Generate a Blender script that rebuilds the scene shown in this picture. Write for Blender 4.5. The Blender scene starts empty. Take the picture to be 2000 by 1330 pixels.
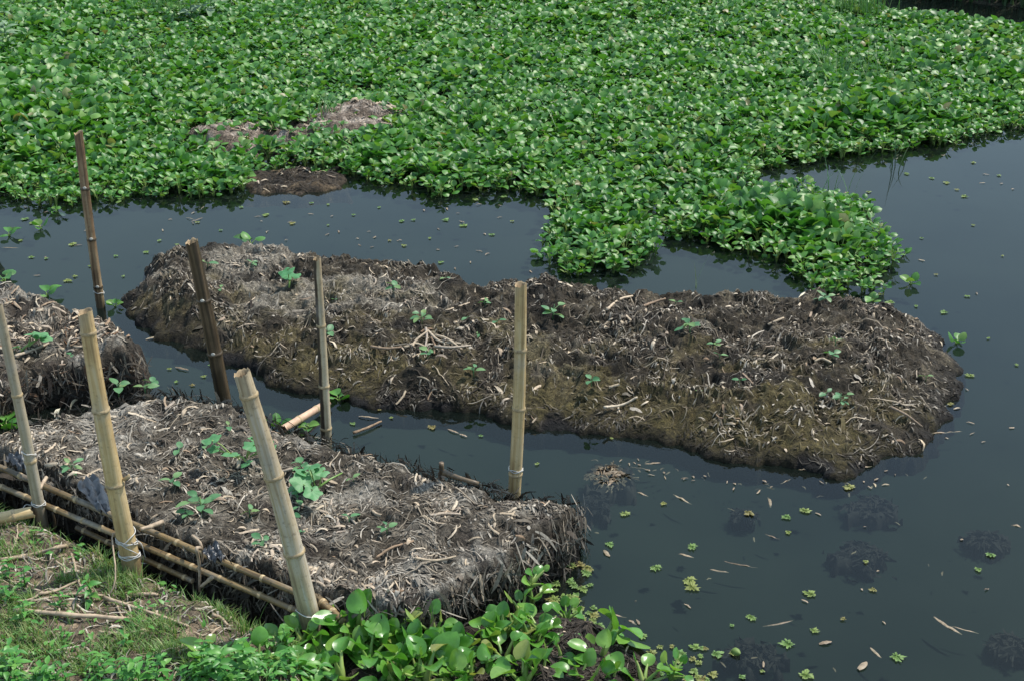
import bpy, math, random
import numpy as np
from mathutils import Matrix, Vector, Quaternion

SC = bpy.context.scene
COL = SC.collection
R = math.radians
rng = np.random.default_rng(11)
random.seed(5)

# ------------------------------------------------------------------ camera, sky, sun, exposure
CAM_H, PITCH, FPX = 3.3, R(25), 2800.0
cam_d = bpy.data.cameras.new('camera')
cam_d.sensor_width = 36.0
cam_d.lens = 36.0 * FPX / 2000.0
cam_d.clip_start, cam_d.clip_end = 0.05, 600
cam = bpy.data.objects.new('camera', cam_d)
cam.location = (0, 0, CAM_H)
cam.rotation_euler = (R(90) - PITCH, 0, 0)
COL.objects.link(cam)
SC.camera = cam

SUN_EL, SUN_AZ = R(58), R(58)          # azimuth measured from +Y towards +X
world = bpy.data.worlds.new('World')
SC.world = world
world.use_nodes = True
wn, wl = world.node_tree.nodes, world.node_tree.links
wn.clear()
w_out = wn.new('ShaderNodeOutputWorld')
w_bg = wn.new('ShaderNodeBackground')
w_sky = wn.new('ShaderNodeTexSky')
w_sky.sky_type = 'NISHITA'
w_sky.sun_disc = False
w_sky.sun_elevation = SUN_EL
w_sky.sun_rotation = SUN_AZ
w_sky.air_density, w_sky.dust_density, w_sky.ozone_density = 1.0, 1.0, 1.6
w_bg.inputs['Strength'].default_value = 0.15
# thin broken cloud over the whole sky
w_tc, w_no, w_ra, w_mx = wn.new('ShaderNodeTexCoord'), wn.new('ShaderNodeTexNoise'), wn.new('ShaderNodeValToRGB'), wn.new('ShaderNodeMix')
w_no.inputs['Scale'].default_value = 1.9
w_mp = wn.new('ShaderNodeMapping')
w_mp.inputs['Location'].default_value = (11.0, 2.0, 1.0)
w_no.inputs['Detail'].default_value = 5
w_no.inputs['Roughness'].default_value = 0.5
w_ra.color_ramp.elements[0].position, w_ra.color_ramp.elements[0].color = 0.36, (0.25, 0.25, 0.25, 1)
w_ra.color_ramp.elements[1].position, w_ra.color_ramp.elements[1].color = 0.62, (0.85, 0.85, 0.85, 1)
w_mx.data_type = 'RGBA'
w_mx.inputs[7].default_value = (3.1, 4.25, 5.2, 1)
wl.new(w_tc.outputs['Generated'], w_mp.inputs['Vector'])
wl.new(w_mp.outputs[0], w_no.inputs['Vector'])
wl.new(w_no.outputs[0], w_ra.inputs[0])
wl.new(w_ra.outputs[0], w_mx.inputs[0])
wl.new(w_sky.outputs[0], w_mx.inputs[6])
wl.new(w_mx.outputs[2], w_bg.inputs['Color'])
wl.new(w_bg.outputs[0], w_out.inputs['Surface'])

sun_d = bpy.data.lights.new('sun', 'SUN')
sun_d.energy = 3.9
sun_d.angle = R(0.9)
sun_d.color = (1.0, 0.945, 0.86)
sun = bpy.data.objects.new('sun', sun_d)
sdir = Vector((math.sin(SUN_AZ) * math.cos(SUN_EL), math.cos(SUN_AZ) * math.cos(SUN_EL), math.sin(SUN_EL)))
sun.rotation_euler = sdir.to_track_quat('Z', 'Y').to_euler()
sun.location = (6, 4, 12)
COL.objects.link(sun)

vs = SC.view_settings
vs.view_transform = 'Standard'
vs.look = 'None'
vs.exposure = 0.56
vs.gamma = 1.0
vs.use_curve_mapping = False
SC.cycles.max_bounces = 8
SC.cycles.transparent_max_bounces = 12
SC.cycles.caustics_reflective = False
SC.cycles.caustics_refractive = False

# ------------------------------------------------------------------ helpers: survey points, noise
CP, SP = math.cos(PITCH), math.sin(PITCH)

def P(px, py, z=0.0):
    """ground point seen at photo pixel (2000 x 1330) at height z"""
    x, y = (px - 1000) / FPX, (py - 665) / FPX
    t = (CAM_H - z) / (SP + y * CP)
    return Vector((t * x, t * (CP - y * SP), z))

def PY(px, py, Y):
    """point seen at a photo pixel on the vertical plane at distance Y"""
    x, y = (px - 1000) / FPX, (py - 665) / FPX
    t = Y / (CP - y * SP)
    return Vector((t * x, Y, CAM_H - t * (SP + y * CP)))

def to_px(X, Y, Z):
    zc = Y * CP + (CAM_H - Z) * SP
    yc = (CAM_H - Z) * CP - Y * SP
    return 1000 + FPX * X / zc, 665 + FPX * yc / zc, zc

def poly_w(pts, z=0.0):
    return np.array([tuple(P(p[0], p[1], p[2] if len(p) > 2 else z))[:2] for p in pts])

def _hash(ix, iy, seed):
    h = (ix.astype(np.int64) * 374761393 + iy.astype(np.int64) * 668265263 + seed * 1274126177) & 0xFFFFFFFF
    h = ((h ^ (h >> 13)) * 1274126177) & 0xFFFFFFFF
    return ((h ^ (h >> 16)) & 0xFFFF) / 65535.0

def perlin(x, y, seed=0):
    ix, iy = np.floor(x), np.floor(y)
    fx, fy = x - ix, y - iy
    ux, uy = fx * fx * fx * (fx * (fx * 6 - 15) + 10), fy * fy * fy * (fy * (fy * 6 - 15) + 10)
    def g(ox, oy):
        a = _hash(ix + ox, iy + oy, seed) * 2 * np.pi
        return np.cos(a) * (fx - ox) + np.sin(a) * (fy - oy)
    a, b, c, d = g(0, 0), g(1, 0), g(0, 1), g(1, 1)
    return 1.5 * ((a + (b - a) * ux) * (1 - uy) + (c + (d - c) * ux) * uy)

def fbm(x, y, seed=0, oct=4, gain=0.5):
    s, a, f = 0, 1.0, 1.0
    for k in range(oct):
        s = s + a * perlin(x * f, y * f, seed + k * 17)
        a *= gain
        f *= 2.03
    return s

def ridged(x, y, seed=0, oct=3):
    s, a, f = 0, 1.0, 1.0
    for k in range(oct):
        s = s + a * (1 - 2 * np.abs(perlin(x * f, y * f, seed + k * 31)))
        a *= 0.5
        f *= 2.1
    return s

def smooth(a, b, x):
    t = np.clip((x - a) / (b - a), 0, 1)
    return t * t * (3 - 2 * t)

def poly_inside(poly, x, y):
    ins = np.zeros(np.shape(x), bool)
    n = len(poly)
    for i in range(n):
        x0, y0 = poly[i]
        x1, y1 = poly[(i + 1) % n]
        if y0 == y1:
            continue
        c = ((y0 > y) != (y1 > y)) & (x < (x1 - x0) * (y - y0) / (y1 - y0) + x0)
        ins ^= c
    return ins

def poly_dist(poly, x, y, ws=None):
    """signed distance (inside positive); with ws also the blended edge width"""
    best = np.full(np.shape(x), 1e9)
    acc, wsum = np.zeros(np.shape(x)), np.zeros(np.shape(x))
    n = len(poly)
    for i in range(n):
        a, b = poly[i], poly[(i + 1) % n]
        d = b - a
        L = max(d @ d, 1e-9)
        t = np.clip(((x - a[0]) * d[0] + (y - a[1]) * d[1]) / L, 0, 1)
        dd = np.hypot(x - a[0] - t * d[0], y - a[1] - t * d[1])
        best = np.minimum(best, dd)
        if ws is not None:
            k = math.sqrt(L) / (dd + 0.02) ** 3
            acc += k * ws[i]
            wsum += k
    sd = np.where(poly_inside(poly, x, y), best, -best)
    return (sd, acc / wsum) if ws is not None else sd

# ------------------------------------------------------------------ helpers: meshes and objects
def make_mesh(name, V, F, mats, smooth_=True, col=None, rnd=None, mi=None):
    V = np.ascontiguousarray(V, dtype=np.float32).reshape(-1, 3)
    me = bpy.data.meshes.new(name)
    if isinstance(F, np.ndarray):
        F = [F]
    F = [np.asarray(f, dtype=np.int32) for f in F if len(f)]
    me.vertices.add(len(V))
    me.vertices.foreach_set('co', V.ravel())
    nl = sum(f.size for f in F)
    npoly = sum(len(f) for f in F)
    me.loops.add(nl)
    me.loops.foreach_set('vertex_index', np.concatenate([f.ravel() for f in F]))
    me.polygons.add(npoly)
    tot = np.concatenate([np.full(len(f), f.shape[1], np.int32) for f in F])
    me.polygons.foreach_set('loop_start', np.concatenate([[0], np.cumsum(tot)[:-1]]).astype(np.int32))
    if mi is not None:
        me.polygons.foreach_set('material_index', np.asarray(mi, np.int32))
    me.update(calc_edges=True)
    me.polygons.foreach_set('use_smooth', np.full(npoly, smooth_, bool))
    if col is not None:
        a = me.attributes.new('col', 'FLOAT_COLOR', 'POINT')
        c = np.ones((len(V), 4), np.float32)
        c[:, :3] = col
        a.data.foreach_set('color', c.ravel())
    if rnd is not None:
        a = me.attributes.new('rnd', 'FLOAT', 'POINT')
        a.data.foreach_set('value', np.ascontiguousarray(rnd, dtype=np.float32).ravel())
    for m in (mats if isinstance(mats, (list, tuple)) else [mats]):
        me.materials.append(m)
    return me

def tag(o, label=None, cat=None, group=None, kind=None):
    for k, v in (('label', label), ('category', cat), ('group', group), ('kind', kind)):
        if v:
            o[k] = v
    return o

def link(name, me, parent=None, M=None):
    o = bpy.data.objects.new(name, me)
    COL.objects.link(o)
    if parent is not None:
        o.parent = parent
    if M is not None:
        o.matrix_local = M
    return o

def empty(name, loc=(0, 0, 0), M=None):
    o = bpy.data.objects.new(name, None)
    o.empty_display_size = 0.05
    COL.objects.link(o)
    if M is not None:
        o.matrix_local = M
    else:
        o.location = loc
    return o

def TRS(loc, rz=0.0, s=1.0, rx=0.0, ry=0.0):
    return Matrix.Translation(loc) @ Matrix.Rotation(rz, 4, 'Z') @ Matrix.Rotation(rx, 4, 'X') @ Matrix.Rotation(ry, 4, 'Y') @ Matrix.Scale(s, 4)

def spawn(design, name, label, cat, group, M):
    """design: list of (part name, mesh, local matrix, [sub-parts])"""
    r = empty(name, M=M)
    tag(r, label, cat, group)
    for pn, me, pm, subs in design:
        p = link(pn, me, r, pm)
        for sn, sme, smx in subs:
            link(sn, sme, p, smx)
    return r

def grid_faces(nu, nv, off=0):
    i, j = np.meshgrid(np.arange(nu - 1), np.arange(nv - 1), indexing='ij')
    a = (i * nv + j).ravel() + off
    return np.stack([a, a + nv, a + nv + 1, a + 1], 1)

def tube(pts, rad, n=8, caps=True):
    pts = np.asarray([tuple(p) for p in pts], float)
    m = len(pts)
    rad = np.broadcast_to(np.asarray(rad, float), (m,))
    T = np.gradient(pts, axis=0)
    T /= np.linalg.norm(T, axis=1)[:, None] + 1e-9
    up = np.array([0, 0, 1.0]) if abs(T[0, 2]) < 0.9 else np.array([1.0, 0, 0])
    V = []
    u = np.cross(T[0], up)
    u /= np.linalg.norm(u)
    a = np.linspace(0, 2 * np.pi, n, endpoint=False)
    for k in range(m):
        u = u - T[k] * (u @ T[k])
        u /= np.linalg.norm(u) + 1e-9
        w = np.cross(T[k], u)
        V.append(pts[k] + rad[k] * (np.cos(a)[:, None] * u + np.sin(a)[:, None] * w))
    V = np.concatenate(V)
    F = []
    for k in range(m - 1):
        for q in range(n):
            r_ = (q + 1) % n
            F.append((k * n + q, k * n + r_, (k + 1) * n + r_, (k + 1) * n + q))
    F = np.array(F)
    if caps:
        c0, c1 = len(V), len(V) + 1
        V = np.vstack([V, pts[:1], pts[-1:]])
        T3 = [(c0, (q + 1) % n, q) for q in range(n)] + [(c1, (m - 1) * n + q, (m - 1) * n + (q + 1) % n) for q in range(n)]
        return V, [F, np.array(T3)]
    return V, [F]

def smooth_path(pts, n=20):
    pts = np.asarray([tuple(p) for p in pts], float)
    if len(pts) == 2:
        return pts[0] + np.linspace(0, 1, n)[:, None] * (pts[1] - pts[0])
    e = np.vstack([2 * pts[0] - pts[1], pts, 2 * pts[-1] - pts[-2]])
    out = []
    seg = len(pts) - 1
    per = max(3, n // seg)
    for i in range(seg):
        p0, p1, p2, p3 = e[i:i + 4]
        t = np.linspace(0, 1, per, endpoint=(i == seg - 1))[:, None]
        out.append(0.5 * ((2 * p1) + (-p0 + p2) * t + (2 * p0 - 5 * p1 + 4 * p2 - p3) * t ** 2 + (-p0 + 3 * p1 - 3 * p2 + p3) * t ** 3))
    return np.concatenate(out)

# ------------------------------------------------------------------ materials
def new_mat(name):
    m = bpy.data.materials.new(name)
    m.use_nodes = True
    nt = m.node_tree
    nt.nodes.clear()
    out = nt.nodes.new('ShaderNodeOutputMaterial')
    return m, nt, out

def N(nt, typ, **kw):
    n = nt.nodes.new(typ)
    for k, v in kw.items():
        if k in n.inputs:
            n.inputs[k].default_value = v
        else:
            setattr(n, k, v)
    return n

def ramp(nt, fac, stops):
    r = nt.nodes.new('ShaderNodeValToRGB')
    e = r.color_ramp.elements
    while len(e) < len(stops):
        e.new(0.5)
    for i, (p, c) in enumerate(stops):
        e[i].position = p
        e[i].color = (*c, 1)
    nt.links.new(fac, r.inputs[0])
    return r.outputs[0]

def mixc(nt, fac, a, b, mode='MIX'):
    m = nt.nodes.new('ShaderNodeMix')
    m.data_type = 'RGBA'
    m.blend_type = mode
    for sock, v in ((m.inputs[0], fac), (m.inputs[6], a), (m.inputs[7], b)):
        if hasattr(v, 'is_output'):
            nt.links.new(v, sock)
        elif isinstance(v, (int, float)):
            sock.default_value = v
        else:
            sock.default_value = (*v, 1)
    return m.outputs[2]

def math_n(nt, op, a, b=None):
    m = nt.nodes.new('ShaderNodeMath')
    m.operation = op
    for s, v in ((m.inputs[0], a), (m.inputs[1], b)):
        if v is None:
            continue
        if hasattr(v, 'is_output'):
            nt.links.new(v, s)
        else:
            s.default_value = v
    return m.outputs[0]

def noise_n(nt, scale, detail=4, rough=0.55, vec=None, dist=0.0):
    n = nt.nodes.new('ShaderNodeTexNoise')
    n.inputs['Scale'].default_value = scale
    n.inputs['Detail'].default_value = detail
    n.inputs['Roughness'].default_value = rough
    n.inputs['Distortion'].default_value = dist
    if vec is not None:
        nt.links.new(vec, n.inputs['Vector'])
    return n.outputs[0]

def bump_n(nt, h, strength, dist):
    b = nt.nodes.new('ShaderNodeBump')
    b.inputs['Strength'].default_value = strength
    b.inputs['Distance'].default_value = dist
    nt.links.new(h, b.inputs['Height'])
    return b.outputs[0]

def leaf_mat(name, stops, rough=0.3, trans=0.25, spec=0.5, blemish=None, sub=3.0):
    m, nt, out = new_mat(name)
    L = nt.links.new
    at = N(nt, 'ShaderNodeAttribute', attribute_name='rnd')
    oi = nt.nodes.new('ShaderNodeObjectInfo')
    f = math_n(nt, 'FRACT', math_n(nt, 'ADD', at.outputs['Fac'], oi.outputs['Random']))
    c = ramp(nt, f, stops)
    g = nt.nodes.new('ShaderNodeNewGeometry')
    n1 = noise_n(nt, 22, 3, 0.6, g.outputs['Position'])
    c = mixc(nt, 1.0, c, ramp(nt, n1, [(0.3, (0.75, 0.78, 0.7)), (0.7, (1.2, 1.18, 1.1))]), 'MULTIPLY')
    if blemish:
        n2 = noise_n(nt, 13, 4, 0.65, g.outputs['Position'])
        k = ramp(nt, n2, [(0.66, (0, 0, 0)), (0.76, (1, 1, 1))])
        c = mixc(nt, math_n(nt, 'MULTIPLY', k, 0.75), c, blemish)
    p = N(nt, 'ShaderNodeBsdfPrincipled')
    L(c, p.inputs['Base Color'])
    p.inputs['Roughness'].default_value = rough
    p.inputs['Specular IOR Level'].default_value = spec
    t = N(nt, 'ShaderNodeBsdfTranslucent')
    L(mixc(nt, 1.0, c, (1.5, 1.6, 0.7), 'MULTIPLY'), t.inputs['Color'])
    mx = N(nt, 'ShaderNodeMixShader')
    mx.inputs[0].default_value = trans
    L(p.outputs[0], mx.inputs[1])
    L(t.outputs[0], mx.inputs[2])
    L(mx.outputs[0], out.inputs['Surface'])
    return m

def litter_mat(name, use_attr, stops=None, rough=0.75):
    m, nt, out = new_mat(name)
    L = nt.links.new
    if use_attr:
        c = N(nt, 'ShaderNodeAttribute', attribute_name='col').outputs['Color']
    else:
        oi = nt.nodes.new('ShaderNodeObjectInfo')
        c = ramp(nt, oi.outputs['Random'], stops)
    g = nt.nodes.new('ShaderNodeNewGeometry')
    n1 = noise_n(nt, 70, 3, 0.6, g.outputs['Position'])
    c = mixc(nt, 1.0, c, ramp(nt, n1, [(0.3, (0.6, 0.6, 0.6)), (0.72, (1.25, 1.22, 1.18))]), 'MULTIPLY')
    p = N(nt, 'ShaderNodeBsdfPrincipled')
    L(c, p.inputs['Base Color'])
    p.inputs['Roughness'].default_value = rough
    p.inputs['Specular IOR Level'].default_value = 0.3
    L(bump_n(nt, noise_n(nt, 160, 2, 0.5, g.outputs['Position']), 0.5, 0.003), p.inputs['Normal'])
    L(p.outputs[0], out.inputs['Surface'])
    return m

def soil_mat(name, scale=1.0, rough=0.85, bump=0.9):
    m, nt, out = new_mat(name)
    L = nt.links.new
    c = N(nt, 'ShaderNodeAttribute', attribute_name='col').outputs['Color']
    g = nt.nodes.new('ShaderNodeNewGeometry')
    pos = g.outputs['Position']
    n1 = noise_n(nt, 26 * scale, 5, 0.68, pos, 0.7)
    n2 = noise_n(nt, 95 * scale, 4, 0.7, pos, 1.2)
    c = mixc(nt, 1.0, c, ramp(nt, n1, [(0.32, (0.3, 0.29, 0.28)), (0.5, (0.9, 0.9, 0.89)), (0.68, (1.7, 1.7, 1.7))]), 'MULTIPLY')
    c = mixc(nt, 1.0, c, ramp(nt, n2, [(0.33, (0.35, 0.34, 0.33)), (0.5, (0.95, 0.95, 0.95)), (0.66, (1.8, 1.78, 1.72))]), 'MULTIPLY')
    p = N(nt, 'ShaderNodeBsdfPrincipled')
    L(c, p.inputs['Base Color'])
    p.inputs['Roughness'].default_value = rough
    p.inputs['Specular IOR Level'].default_value = 0.3
    h = math_n(nt, 'ADD', n1, math_n(nt, 'MULTIPLY', n2, 0.5))
    L(bump_n(nt, h, bump, 0.03), p.inputs['Normal'])
    L(p.outputs[0], out.inputs['Surface'])
    return m

def bamboo_mat(name, stops, speck=(0.05, 0.035, 0.02), speck_amt=0.5, rough=0.5, side=None):
    m, nt, out = new_mat(name)
    L = nt.links.new
    tc = nt.nodes.new('ShaderNodeTexCoord')
    mp = nt.nodes.new('ShaderNodeMapping')
    mp.inputs['Scale'].default_value = (1, 1, 0.03)
    L(tc.outputs['Object'], mp.inputs['Vector'])
    n1 = noise_n(nt, 70, 4, 0.6, mp.outputs[0])
    n0 = noise_n(nt, 7, 3, 0.6, tc.outputs['Object'])
    f = math_n(nt, 'ADD', math_n(nt, 'MULTIPLY', n1, 0.68), math_n(nt, 'MULTIPLY', n0, 0.32))
    c = ramp(nt, f, stops)
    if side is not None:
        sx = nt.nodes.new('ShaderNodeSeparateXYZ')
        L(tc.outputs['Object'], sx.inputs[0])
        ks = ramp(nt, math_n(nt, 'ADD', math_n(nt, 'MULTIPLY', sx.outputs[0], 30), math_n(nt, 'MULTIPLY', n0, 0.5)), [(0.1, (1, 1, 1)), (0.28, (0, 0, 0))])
        c = mixc(nt, ks, c, side)  # flank away from the sun painted dark as shade
    n2 = noise_n(nt, 55, 5, 0.7, tc.outputs['Object'])
    k = ramp(nt, n2, [(0.55, (0, 0, 0)), (0.68, (1, 1, 1))])
    c = mixc(nt, math_n(nt, 'MULTIPLY', k, speck_amt), c, speck)
    n3 = noise_n(nt, 3.2, 4, 0.6, tc.outputs['Object'], 0.5)
    k3 = ramp(nt, n3, [(0.5, (0, 0, 0)), (0.68, (1, 1, 1))])
    c = mixc(nt, math_n(nt, 'MULTIPLY', k3, 0.6), c, (0.3, 0.29, 0.26) if rough > 0.48 else (0.06, 0.045, 0.03))
    sz = nt.nodes.new('ShaderNodeSeparateXYZ')
    L(tc.outputs['Object'], sz.inputs[0])
    foot = ramp(nt, math_n(nt, 'ADD', sz.outputs[2], math_n(nt, 'MULTIPLY', n0, 0.12)), [(0.08, (1, 1, 1)), (0.15, (0, 0, 0))])
    c = mixc(nt, math_n(nt, 'MULTIPLY', foot, 0.7), c, (0.07, 0.055, 0.035))     # mud on the foot
    p = N(nt, 'ShaderNodeBsdfPrincipled')
    L(c, p.inputs['Base Color'])
    p.inputs['Roughness'].default_value = rough
    p.inputs['Specular IOR Level'].default_value = 0.45
    L(bump_n(nt, n1, 0.3, 0.004), p.inputs['Normal'])
    L(p.outputs[0], out.inputs['Surface'])
    return m

def plain_mat(name, color, rough=0.6, var=0.35, scale=40, spec=0.4):
    m, nt, out = new_mat(name)
    L = nt.links.new
    tc = nt.nodes.new('ShaderNodeTexCoord')
    n1 = noise_n(nt, scale, 4, 0.6, tc.outputs['Object'])
    lo = tuple(x * (1 - var) for x in color)
    hi = tuple(min(1, x * (1 + var)) for x in color)
    c = ramp(nt, n1, [(0.3, lo), (0.7, hi)])
    p = N(nt, 'ShaderNodeBsdfPrincipled')
    L(c, p.inputs['Base Color'])
    p.inputs['Roughness'].default_value = rough
    p.inputs['Specular IOR Level'].default_value = spec
    L(p.outputs[0], out.inputs['Surface'])
    return m

M_HYA = leaf_mat('hyacinth_leaf', [(0.0, (0.028, 0.11, 0.02)), (0.35, (0.055, 0.18, 0.029)), (0.7, (0.092, 0.24, 0.042)), (0.92, (0.14, 0.27, 0.055)), (0.98, (0.17, 0.25, 0.08)), (1.0, (0.2, 0.18, 0.08))],
                 rough=0.46, trans=0.26, spec=0.52, blemish=(0.12, 0.10, 0.045))
M_HYA_FG = leaf_mat('hyacinth_leaf_near', [(0.0, (0.06, 0.19, 0.03)), (0.5, (0.1, 0.26, 0.04)), (0.9, (0.17, 0.31, 0.06)), (1.0, (0.24, 0.25, 0.08))], rough=0.3, trans=0.28, spec=0.6, blemish=(0.16, 0.13, 0.05))
M_STALK = leaf_mat('hyacinth_stalk', [(0.0, (0.14, 0.26, 0.06)), (1.0, (0.3, 0.38, 0.12))], rough=0.4, trans=0.1)
M_SEED = leaf_mat('seedling_leaf', [(0.0, (0.06, 0.18, 0.075)), (0.6, (0.1, 0.23, 0.1)), (1.0, (0.17, 0.26, 0.09))], rough=0.5, trans=0.25)
M_SQUASH = leaf_mat('squash_leaf', [(0.0, (0.06, 0.21, 0.08)), (1.0, (0.1, 0.27, 0.11))], rough=0.55, trans=0.25)
M_WEED = leaf_mat('weed_leaf', [(0.0, (0.05, 0.2, 0.035)), (0.6, (0.085, 0.26, 0.045)), (1.0, (0.14, 0.3, 0.06))], rough=0.45, trans=0.28)
M_GREY = leaf_mat('grey_weed_leaf', [(0.0, (0.13, 0.22, 0.13)), (1.0, (0.2, 0.29, 0.18))], rough=0.6, trans=0.2)
M_GRASS = leaf_mat('grass_blade', [(0.0, (0.08, 0.17, 0.04)), (0.6, (0.13, 0.24, 0.055)), (0.85, (0.2, 0.27, 0.085)), (1.0, (0.32, 0.28, 0.14))], rough=0.5, trans=0.25)
M_REED = leaf_mat('tall_grass_blade', [(0.0, (0.06, 0.17, 0.05)), (0.7, (0.1, 0.22, 0.07)), (1.0, (0.18, 0.22, 0.1))], rough=0.5, trans=0.2)
M_DARKREED = leaf_mat('shore_reed', [(0.0, (0.012, 0.04, 0.012)), (1.0, (0.03, 0.07, 0.02))], rough=0.6, trans=0.15)
M_FERN = leaf_mat('water_fern', [(0.0, (0.11, 0.21, 0.06)), (0.45, (0.15, 0.235, 0.055)), (0.8, (0.2, 0.23, 0.06)), (1.0, (0.19, 0.15, 0.05))], rough=0.6, trans=0.15)
M_LIT = litter_mat('dry_litter', True)
DRY = [(0.0, (0.46, 0.37, 0.26)), (0.25, (0.36, 0.29, 0.21)), (0.45, (0.54, 0.46, 0.35)), (0.65, (0.24, 0.16, 0.1)), (0.8, (0.33, 0.28, 0.23)), (1.0, (0.5, 0.4, 0.29))]
M_DEAD = litter_mat('dead_leaf', False, DRY)
M_TWIG = plain_mat('twig_bark', (0.34, 0.26, 0.18), 0.75, 0.4, 30)
M_SOIL = soil_mat('rotted_plant_mass')
M_DIRT = soil_mat('bank_soil', 0.8, 0.9, 0.7)
M_BAM_TAN = bamboo_mat('bamboo_tan', [(0.37, (0.33, 0.22, 0.1)), (0.5, (0.5, 0.36, 0.17)), (0.63, (0.6, 0.47, 0.27))], speck_amt=0.35)
M_BAM_WEATHER = bamboo_mat('bamboo_weathered', [(0.37, (0.25, 0.19, 0.115)), (0.5, (0.42, 0.335, 0.21)), (0.63, (0.5, 0.45, 0.36))], speck_amt=0.45)
M_BAM_DARK = bamboo_mat('bamboo_dark', [(0.37, (0.022, 0.016, 0.01)), (0.5, (0.055, 0.038, 0.02)), (0.63, (0.13, 0.09, 0.05))], speck_amt=0.5, rough=0.38)
M_BAM_BROWN = bamboo_mat('bamboo_brown_split', [(0.37, (0.07, 0.04, 0.022)), (0.5, (0.2, 0.125, 0.065)), (0.63, (0.36, 0.26, 0.15))], speck_amt=0.5, rough=0.45)
M_BAM_GREY = bamboo_mat('bamboo_grey', [(0.37, (0.25, 0.2, 0.13)), (0.5, (0.36, 0.3, 0.2)), (0.63, (0.43, 0.38, 0.29))], speck_amt=0.4)
M_BAM_SHADED_SIDE = bamboo_mat('bamboo_half_shaded', [(0.37, (0.3, 0.22, 0.13)), (0.5, (0.46, 0.37, 0.23)), (0.63, (0.55, 0.47, 0.33))], speck_amt=0.35, side=(0.045, 0.032, 0.02))
M_BAM_RAIL = bamboo_mat('bamboo_rail', [(0.37, (0.06, 0.038, 0.018)), (0.5, (0.16, 0.108, 0.046)), (0.63, (0.28, 0.195, 0.09))], speck=(0.03, 0.02, 0.012), speck_amt=0.85)
M_NODE = plain_mat('bamboo_node', (0.36, 0.27, 0.15), 0.6, 0.45, 60)
M_NODE_GLINT = plain_mat('bamboo_node_glint', (0.55, 0.5, 0.42), 0.5, 0.4, 60)
M_HOLLOW = plain_mat('bamboo_hollow', (0.3, 0.22, 0.13), 0.8, 0.4, 40)
M_TWINE = plain_mat('white_twine', (0.52, 0.51, 0.48), 0.6, 0.15, 80)
M_PLASTIC = plain_mat('black_plastic', (0.02, 0.024, 0.03), 0.35, 0.5, 25, 0.6)
M_SHELL = plain_mat('pale_shell', (0.66, 0.58, 0.42), 0.5, 0.3, 30)
M_SOAK = litter_mat('soaked_leaf', False, [(0.0, (0.2, 0.15, 0.1)), (0.4, (0.28, 0.22, 0.15)), (0.7, (0.12, 0.09, 0.06)), (1.0, (0.34, 0.28, 0.19))], 0.5)
M_ROOT = litter_mat('dark_roots', False, [(0.0, (0.013, 0.013, 0.013)), (1.0, (0.03, 0.028, 0.025))], 0.8)

RIPPLES = [(*P(1858, 365)[:2], 0.3), (*P(1900, 405)[:2], 0.34)]
def water_mat():
    m, nt, out = new_mat('pond_water')
    L = nt.links.new
    g = nt.nodes.new('ShaderNodeNewGeometry')
    pos = g.outputs['Position']
    n1 = noise_n(nt, 0.9, 3, 0.5, pos)
    murk = ramp(nt, n1, [(0.3, (0.012, 0.019, 0.016)), (0.7, (0.018, 0.026, 0.021))])
    d = N(nt, 'ShaderNodeBsdfDiffuse')
    L(murk, d.inputs['Color'])
    t = N(nt, 'ShaderNodeBsdfTransparent')
    t.inputs['Color'].default_value = (0.8, 0.88, 0.84, 1)
    mx = N(nt, 'ShaderNodeMixShader')
    mx.inputs[0].default_value = 0.74
    L(d.outputs[0], mx.inputs[1])
    L(t.outputs[0], mx.inputs[2])
    gl = N(nt, 'ShaderNodeBsdfGlossy')
    gl.inputs['Roughness'].default_value = 0.012
    fr = N(nt, 'ShaderNodeFresnel')
    fr.inputs['IOR'].default_value = 1.333
    rings = None
    for (rx, ry, rr) in RIPPLES:
        dn = nt.nodes.new('ShaderNodeVectorMath')
        dn.operation = 'DISTANCE'
        dn.inputs[1].default_value = (rx, ry, 0)
        L(pos, dn.inputs[0])
        dist = dn.outputs['Value']
        fall = ramp(nt, math_n(nt, 'DIVIDE', dist, rr * 1.25), [(0.0, (0, 0, 0)), (0.6, (0.1, 0.1, 0.1)), (0.8, (1, 1, 1)), (1.0, (0, 0, 0))])
        wv = math_n(nt, 'MULTIPLY', math_n(nt, 'SINE', math_n(nt, 'MULTIPLY', dist, 90.0)), fall)
        rings = wv if rings is None else math_n(nt, 'ADD', rings, wv)
    h = math_n(nt, 'ADD', math_n(nt, 'ADD', math_n(nt, 'MULTIPLY', rings, 0.06), noise_n(nt, 3.0, 2, 0.5, pos)), math_n(nt, 'MULTIPLY', noise_n(nt, 14, 2, 0.5, pos), 0.12))
    b = bump_n(nt, h, 0.018, 0.03)
    L(b, gl.inputs['Normal'])
    L(b, fr.inputs['Normal'])
    m2 = N(nt, 'ShaderNodeMixShader')
    L(fr.outputs[0], m2.inputs[0])
    L(mx.outputs[0], m2.inputs[1])
    L(gl.outputs[0], m2.inputs[2])
    L(m2.outputs[0], out.inputs['Surface'])
    return m
M_WATER = water_mat()

# ------------------------------------------------------------------ setting: pond bed, water, bank
def sheet(name, x0, x1, y0, y1, z, mat, col=None):
    V = np.array([(x0, y0, z), (x1, y0, z), (x1, y1, z), (x0, y1, z)])
    me = make_mesh(name, V, np.array([[0, 1, 2, 3]]), mat, False, None if col is None else np.tile(col, (4, 1)))
    return tag(link(name, me), kind='structure')

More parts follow.
